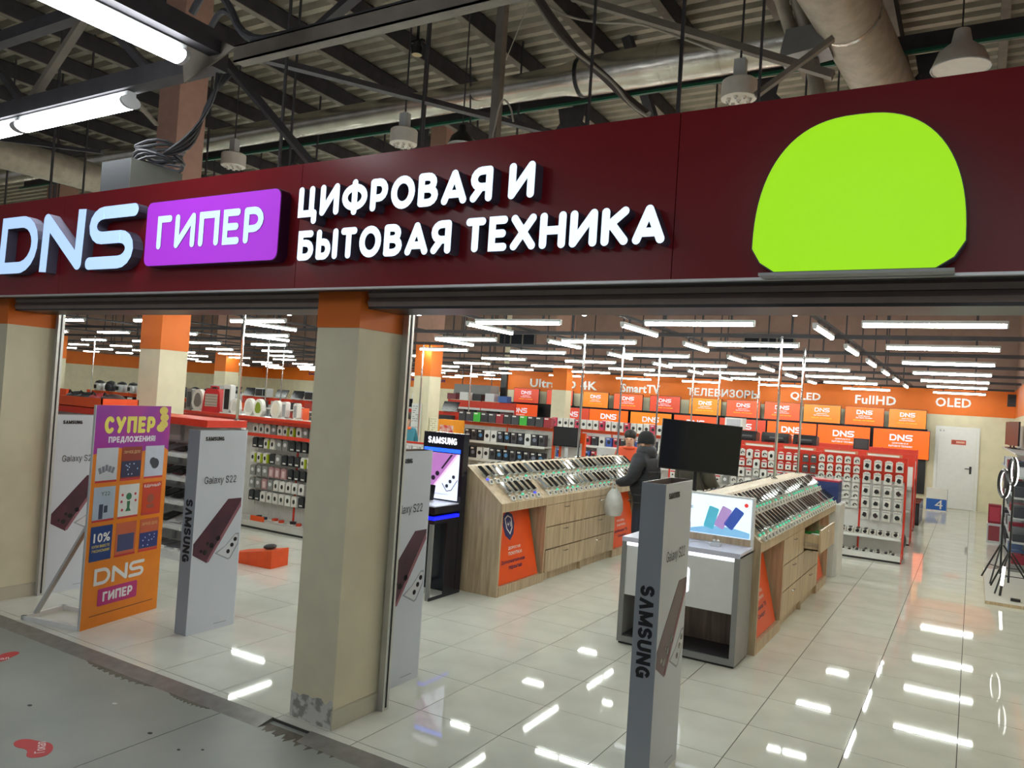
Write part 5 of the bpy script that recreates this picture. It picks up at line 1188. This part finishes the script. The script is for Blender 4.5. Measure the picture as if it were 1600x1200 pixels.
def joints(h=1.72, hand=None, bend=0.0, lean=0.0):
    k = h/1.72; J = dict(pelvis=(0, .01, .95), waist=(0, .0, 1.1), chest=(0, .01, 1.3), neck=(0, .0, 1.47), jaw=(0, -.02, 1.545), brow=(0, -.008, 1.635))
    for s_, m in (('L', 1), ('R', -1)):
        J['sh'+s_] = (m*.17, .015, 1.40); J['el'+s_] = (m*.235, .05, 1.13); J['wr'+s_] = (m*.235, -.06, .9); J['pa'+s_] = (m*.23, -.085, .82)
        J['hip'+s_] = (m*.095, .01, .88); J['kn'+s_] = (m*.1, -.02, .48); J['an'+s_] = (m*.105, .02, .09); J['toe'+s_] = (m*.12, -.12, .04)
    if hand: J.update(hand)
    return {n: tuple(c*k for c in p) for n, p in J.items()}
RAD = dict(pelvis=(.16, .12), waist=(.15, .11), chest=(.165, .115), neck=(.055, .055), jaw=(.068, .075), brow=(.09, .098), sh=(.07, .07), el=(.048, .048), wr=(.033, .033), pa=(.036, .024), hip=(.095, .095), kn=(.066, .066), an=(.045, .045), toe=(.042, .035))
PUFF = dict(RAD, pelvis=(.225, .19), waist=(.22, .185), chest=(.225, .175), sh=(.115, .115), el=(.092, .092), wr=(.06, .06))
M_JKT = mat('black_quilted_jacket', S(20, 22, 28), .55, col2=S(32, 35, 44), scale=2.0, stretch=(1, 1, 9), bump=.9)
M_OLV = mat('olive_jacket', S(66, 64, 54), .6, var=.12, bump=.4)
M_JEAN = mat('dark_jeans', S(40, 46, 62), .8, var=.1); M_SHOE = flat(30, 28, 28); M_HAIR = flat(30, 24, 22, .5)
J1 = joints(1.71, dict(elL=(.25, -.04, 1.13), wrL=(.2, -.26, 1.07), paL=(.19, -.34, 1.05)))
man = person((-3.68, 9.72, 0), -PI/2-.1, J1, PUFF, M_JKT, M_JEAN, M_SHOE, 'person in black quilted jacket and black knit hat holding a plastic bag', M_HAIR, .72, flat(20, 20, 24, .8), M_JKT)
obj('hood', MB().lathe([(.13, -.06), (.135, 0), (.12, .05), (.1, .075)], 16, (0, .02, 1.49)), M_JKT, man, smooth=True)
for k_ in range(5): obj('quilt_seam', MB().tube([((.235-.01*k_*0)*math.cos(2*PI*i/16), .01+.19*math.sin(2*PI*i/16), .84+.1*k_) for i in range(17)], .004, 5, caps=False), M_BLACK, man)
bag = thing('plastic_bag', (-3.99, 9.51, .62), label='white translucent plastic bag hanging from the jacketed person\'s hand', cat='bag')
M_BAG = mat('thin_white_plastic', S(206, 208, 206), .35, var=.08, scale=12, bump=.6, alpha=.82)
obj('sack', MB().lathe([(.02, 0), (.1, .02), (.125, .1), (.12, .2), (.085, .3), (.04, .36)], 14), M_BAG, bag, smooth=True)
for s_ in (-1, 1): obj('handle', MB().tube([(s_*.03, 0, .34), (s_*.022, 0, .42), (0, 0, .45)], .012, 6), M_BAG, bag)
person((-4.72, 11.75, 0), .25, joints(1.67), RAD, flat(226, 84, 40), M_JEAN, M_SHOE, 'shop assistant in orange shirt facing the person in the knit hat', M_HAIR, .9, None, flat(226, 84, 40))
person((-3.2, 10.35, 0), 2.6, joints(1.74, dict(elR=(-.25, -.05, 1.12), wrR=(-.2, -.24, 1.0), paR=(-.18, -.32, .98))), PUFF, M_OLV, M_JEAN, M_SHOE, 'person in olive jacket half hidden behind the post television', M_HAIR, .75, None, M_OLV)
person((-8.75, 11.1, 0), .9, joints(1.69), RAD, flat(40, 120, 140), M_JEAN, M_SHOE, 'shop assistant in teal vest with orange collar behind the red headphone rack', M_HAIR, .9, None, flat(240, 100, 40))

# ================================================================ MALL CEILING
def beam(name, p, q, w_, h_, m, label, cat='beam', group=None):
    p, q = Vector(p), Vector(q)
    return obj(name, MB().bar((0, 0, 0), q-p, w_, h_), m, loc=p, label=label, cat=cat, kind='structure', group=group)
for i, x in enumerate([2.7, 1.4, .15, -1.1, -2.4, -3.7, -4.95, -6.3, -7.65, -8.95, -10.2, -11.4, -12.6, -13.9, -15.2, -16.6, -18.0, -19.4]):
    t = thing('ceiling_purlin', (x, 0, 7.42), label='dark steel roof purlin running inwards, %s from the right' % ordn(i), cat='beam', kind='structure', group='roof purlins')
    obj('web', MB().box(-.01, -6, -.16, .01, 23.2, .1), M_STEEL, t); obj('lower_flange', MB().box(-.1, -6, -.17, .01, 23.2, -.16), M_STEEL2, t); obj('upper_flange', MB().box(-.1, -6, .09, .01, 23.2, .1), M_STEEL, t)
# truss along the fascia: bottom chord, top chord, web members
tt = thing('ceiling_truss', (-8.2, 3.42, 4.2), label='dark box-section roof truss above the left sign', cat='truss', kind='structure')
obj('bottom_chord', MB().box(-5, -.06, -.06, 3.72, .06, .07), M_STEEL, tt); obj('top_chord', MB().box(-5, -.05, .62, 3.1, .05, .72), M_STEEL, tt)
for i in range(9):
    x = -4.6+.85*i; up = i % 2; obj('web_member', MB().bar((x, 0, .05 if up else .65), (x+.75, 0, .65 if up else .05), .06, .05), M_STEEL2 if up else M_STEEL, tt)
obj('gusset_plate', MB().poly([(3.45, -.14), (3.95, .02), (3.75, .12), (3.4, .12)], .012, -.062), M_STEEL2, tt)
beam('ceiling_beam', (-4.44, -3.5, 4.27), (-4.44, 3.34, 4.27), .11, .14, M_STEEL, 'dark box beam running towards the viewer at the truss end')
b3 = thing('ceiling_channel', (-2.6, 3.9, 4.5), label='pale steel channel carrying black cables above the fascia', cat='beam', kind='structure')
obj('channel', MB().box(-2.3, -.05, -.06, 4.5, -.035, .06).box(-2.3, -.05, -.06, 4.5, .05, -.05).box(-2.3, -.05, .05, 4.5, .05, .06), M_STEEL2, b3)
obj('cable_run', MB().soft([(-2.9, .0, .45), (-2.75, 0, .62), (-2.5, 0, .5), (-2.25, 0, .1), (-1.7, 0, .07), (-.6, .02, .085), (.4, .0, .08), (2, .02, .09), (4.4, 0, .08)], .03, 8), M_CABLE, b3)
def brace(a, b, Ya, Yb, w_, h_, m, label): return beam('ceiling_brace', at_y(*a, Ya), at_y(*b, Yb), w_, h_, m, label, 'brace')
brace((345, 88), (492, 262), 3.5, 4.2, .05, .05, M_STEEL, 'black diagonal tie from the truss end down to the fascia')
brace((398, 88), (862, 208), 5.5, 9.0, .1, .06, M_STEEL, 'long grey diagonal brace crossing the duct')
brace((893, -5), (1302, 118), 8.1, 8.3, .1, .075, M_STEEL2, 'pale angle brace crossing the wide duct')
brace((1302, 60), (1180, 150), 8.0, 7.9, .08, .05, M_STEEL2, 'short crossing brace beside the white drum')
brace((960, -5), (1020, 185), 10.3, 11.2, .16, .08, M_STEEL, 'steep dark truss leg behind the cable bundle')
brace((478, 62), (560, -10), 6.6, 6.4, .12, .08, M_STEEL, 'short dark strut above the cable channel')
brace((205, 150), (245, 195), 4.6, 6.2, .05, .03, M_STEEL2, 'short pale strut behind the lower mall tube light')
brace((0, 218), (160, 238), 5.6, 5.6, .05, .04, M_STEEL, 'thin rod above the beige duct at the left edge')
beam('ceiling_beam', (-21, 10.56, 6.74), (2.5, 10.56, 6.74), .14, .19, M_STEEL, 'dark roof beam running behind the round duct')
beam('conduit_pipe', (-21, 10.4, 6.58), (2.5, 10.4, 6.58), .04, .04, flat(26, 92, 70), 'thin green conduit below the round duct', 'pipe')
for i, x in enumerate([-11.8, -8.6, -5.6, -2.7, -.6]):
    t = thing('truss_bracket', (x, 10.72, 6.66), label='dark V-shaped truss bracket under the roof beam, %s from the left' % ordn(i), cat='bracket', kind='structure', group='truss brackets')
    obj('plate', MB().poly([(-.24, 0), (.24, 0), (.17, -.36), (-.17, -.36)], .02, 0), M_STEEL, t); obj('strut', MB().bar((-.16, 0, -.26), (-.8, .2, -.95), .08, .06), M_STEEL, t); obj('strut', MB().bar((.16, 0, -.26), (.8, .2, -.95), .08, .06), M_STEEL, t)
beam('hanger_post', (-3.27, 5.0, 3.0), (-3.27, 5.0, 7.5), .066, .066, M_STEEL2, 'pale upright hanger post rising from the fascia to the roof', 'post')
# ducts
def duct(name, path, r, label, seams, m=M_DUCT):
    t = thing(name, path[0], label=label, cat='duct'); o = Vector(path[0])
    obj('pipe', MB().tube([Vector(p)-o for p in path], r, 20), m, t, smooth=True)
    for p, q in seams: obj('seam_band', MB().tube([Vector(p)-o, Vector(q)-o], (r if not isinstance(r, list) else max(r))*1.02, 20), M_DUCT, t, smooth=True)
duct('round_duct', [(-21, 9.68, 6.62), (-5.76, 9.68, 6.62), (-5.2, 9.68, 6.62), (-4.96, 9.68, 6.62), (-1.62, 9.68, 6.62)], [.185, .2, .215, .265, .265], 'long shiny round ventilation duct above the fascia', [((-3.8+.8*k, 9.68, 6.62), (-3.75+.8*k, 9.68, 6.62)) for k in range(3)])
obj('duct_clamp', MB().tube([(0, 0, 0), (.05, 0, 0)], .275, 20), M_BLACK, loc=(-4.96, 9.68, 6.62), label='black clamp band around the round duct joint', cat='clamp')
M_FOIL = mat('beige_insulated_duct', S(176, 166, 150), .5, .2, var=.12, scale=7, bump=.5)
duct('large_duct', [(-1.6, 6.2, 6.4), (-1.34, 8.64, 6.33), (-1.12, 10.56, 6.17), (-.95, 12.4, 5.9)], .33, 'thick beige insulated duct at the upper right', [((-1.34, 8.64, 6.33), (-1.335, 8.69, 6.327)), ((-1.12, 10.56, 6.17), (-1.115, 10.61, 6.166))], M_FOIL)
p0 = at_z(75, 258, 5.6); duct('side_duct', [(p0.x-.3, p0.y-3.2, 5.6), (p0.x, p0.y, 5.6), (p0.x+.1, p0.y+2.2, 5.6)], .26, 'beige flat duct at the far left above the logo', [], M_FOIL)
jb = thing('duct_box', at_y(1262, 80, 8.8), label='grey sheet-metal box beside the thick insulated duct', cat='box'); obj('casing', MB().prism([(-.26, -.11), (.24, -.05), (.24, .2), (-.2, .19)], 'y', -.2, .2), M_GREY, jb)
for i in range(3): obj('pipe', MB().tube([(-.16+.16*i, .0, .16), (-.3+.16*i, -.1, .6), (-.45+.19*i, -.2, .75)], .07, 10), M_FOIL, jb, smooth=True)
obj('pipe', MB().tube([(.03, .08, -.08), (.1, .16, -.4), (.22, .48, -.8)], .08, 10), M_STEEL2, jb, smooth=True)
# white drums
M_DRUM = mat('white_enamel', S(214, 208, 198), .4, var=.04)
def drum(px, py, label):
    p = at_z(px, py, 5.5)
    t = thing('extinguisher_drum', p, label=label, cat='fire extinguisher', group='ceiling drum extinguishers')
    obj('drum', MB().lathe([(.16, -.11), (.185, -.1), (.185, .08), (.17, .095), (.08, .1)], 20), M_DRUM, t, smooth=True); obj('neck', MB().box(-.06, -.05, .1, .06, .05, .32), M_LGREY, t); obj('hanger_rod', MB().tube([(0, 0, .32), (0, 0, 2.042)], .012, 6), M_STEEL, t)
    for k in range(9):
        q = 2*PI*k/8; rr_ = .115 if k < 8 else 0; obj('nozzle', MB().lathe([(.02, -.026), (.026, 0)], 8, (rr_*math.cos(q), rr_*math.sin(q), -.11)), M_DRUM, t)
        obj('nozzle_hole', MB().lathe([(.012, -.002), (.012, .0)], 8, (rr_*math.cos(q), rr_*math.sin(q), -.137)), M_BLACK, t)
drum(365, 250, 'white drum extinguisher beside the pink column'); drum(631, 214, 'white drum extinguisher above the upper sign line'); drum(1155, 140, 'white drum extinguisher left of the green lightbox')
def bell(px, py, Y, s_, m, label):
    p = at_y(px, py, Y); t = thing('bell_lamp', p, label=label, cat='lamp')
    obj('shade', MB().lathe([(.16*s_, -.1*s_), (.165*s_, -.09*s_), (.13*s_, .0), (.06*s_, .06*s_), (.045*s_, .14*s_), (.02*s_, .15*s_)], 20), m, t, smooth=True); obj('rod', MB().tube([(0, 0, .14*s_), (0, 0, 7.543-p.z)], .01, 6), M_STEEL, t); obj('rim', MB().tube([(.165*s_*math.cos(2*PI*i/20), .165*s_*math.sin(2*PI*i/20), -.1*s_) for i in range(21)], .006*s_, 6, caps=False), M_LGREY, t)
bell(1502, 82, 9.6, 1.75, M_DRUM, 'pale bell-shaped pendant lamp at the top right'); bell(722, 214, 8.6, 1.12, M_BLACK, 'dark bell-shaped pendant lamp just above the fascia edge')
sp_ = thing('spot_lamp', at_y(652, 75, 8.7), label='small black ceiling spotlight on a purlin', cat='lamp'); obj('can', MB().lathe([(.08, -.1), (.09, .0), (.05, .08)], 12), M_BLACK, sp_); obj('lens', MB().lathe([(.072, -.102), (.0, -.103)], 12), flat(196, 180, 140), sp_); obj('yoke', MB().box(-.11, -.03, .08, .11, .03, .11).box(-.015, -.015, .11, .015, .015, .75), M_BLACK, sp_)
# mall tube lights
ml = thing('mall_tube_light')
obj('housing', MB().box(-.75, -.035, .035, .75, .035, .07), M_LGREY, ml)
obj('diffuser', MB().prism([(.075*math.cos(math.radians(q)), -.005+.045*math.sin(math.radians(q))) for q in range(70, 471, 20)], 'x', -.72, .72), M_MTUBE, ml)
for s_ in (-1, 1): obj('end_cap', MB().prism([(.077*math.cos(math.radians(q)), -.005+.047*math.sin(math.radians(q))) for q in range(70, 471, 20)], 'x', s_*.72, s_*.75), M_LGREY, ml)
ml.location = (-4.5, 2.4, 4.115); ml.rotation_euler = (0, 0, PI/2); props(ml, 'large bright tube light at the top left corner, pointing inwards', 'light', 'mall tube lights')
dup(ml, (-6.2, 3.42, 4.06), (0, 0, 0), label='bright tube light under the truss above the blue logo')
for k, (x, y) in enumerate([(-4.5, .2), (-7.72, 3.42), (-1.0, -1.2), (-8.5, -1.2), (3.0, -1.2), (-4.5, -3.4), (.8, -3.4)]): dup(ml, (x, y, 4.06), (0, 0, PI/2 if k in (0,) else 0), label='mall tube light outside the shop, %s of seven added mostly out of view' % ordn(k))  # extra lamps, mostly out of view, added to light the mall side
# grey box with a coil of cable on the fascia
p1, p2 = at_y(160, 248, 3.58), at_y(205, 246, 3.58)
cb = thing('cable_box', (p2.x, 3.58, 3.41), label='grey steel box with coiled cable on top of the fascia', cat='box')
hh = p2.z-3.41; obj('casing', MB().box(p1.x-p2.x, 0, 0, 0, .45, hh).box(.0, .0, .0, .004, .45, hh, 1), [flat(62, 65, 68), flat(112, 114, 108)], cb); obj('base_tray', MB().box(p1.x-p2.x-.06, -.02, -.0, .06, .47, .012), flat(190, 170, 140), cb)
for i in range(7):
    r = random.Random(i); a, b = .17+.03*r.random(), .15+.03*r.random(); z0 = hh+.015+.022*i
    obj('cable_coil', MB().tube([(-.12+a*math.cos(2*PI*k/16)+.1, .25+b*math.sin(2*PI*k/16), z0+.02*math.sin(k+i)) for k in range(17)], .012, 6, caps=False), M_CABLE, cb)
e0 = Vector((-4.5, 3.42, 4.12))
for i in range(4): obj('hanging_cable', MB().soft([e0-e0+Vector((.02*i, .02*i, 0)), Vector((-.08-.03*i, .05, -.15)), Vector((-.35-.06*i, .1+.05*i, -.33-.02*i)), Vector((p2.x-e0.x+.1, .35, -.34))], .012, 6), M_CABLE, loc=e0, label='grey cable hanging from the truss end to the box, %s of four' % ordn(i), cat='cable', group='cables hanging from the truss')
# cable bundle and thin wires
def wire(pts, Y, r, label, m=M_CABLE):
    P = [at_y(a, b, Y) for a, b in pts]; o = P[0]; obj('ceiling_wire', MB().soft([p-o for p in P], r, 6), m, loc=o, label=label, cat='cable')
M_WIRE = flat(170, 162, 150)
wire([(838, -8), (870, 40), (905, 85), (945, 120), (975, 150), (1012, 180)], 8.3, .055, 'thick brown cable bundle sloping down to the fascia', flat(84, 74, 70))
wire([(828, -8), (862, 45), (885, 72), (930, 105), (962, 132), (985, 165), (1018, 186)], 8.2, .018, 'pale cable along the thick cable bundle', M_WIRE)
wire([(855, 8), (890, 28), (940, 36), (1000, 36), (1040, 50), (1120, 80)], 8.5, .014, 'thin pale wire crossing towards the angle brace', M_WIRE)
wire([(770, 215), (783, 150), (798, 165), (802, 190)], 4.96, .007, 'looped thin wire at the hanger post', M_WIRE)
wire([(735, 90), (735, 196)], 9.5, .013, 'dark rod beside the hanger post')
wire([(826, 5), (800, 70), (784, 110)], 8.0, .006, 'thin suspension wire left of the cable bundle', M_WIRE)
wire([(325, 50), (345, 15), (362, 22), (372, 45), (392, 66), (450, 68), (520, 48)], 3.95, .025, 'thick black cable looping over the truss end')
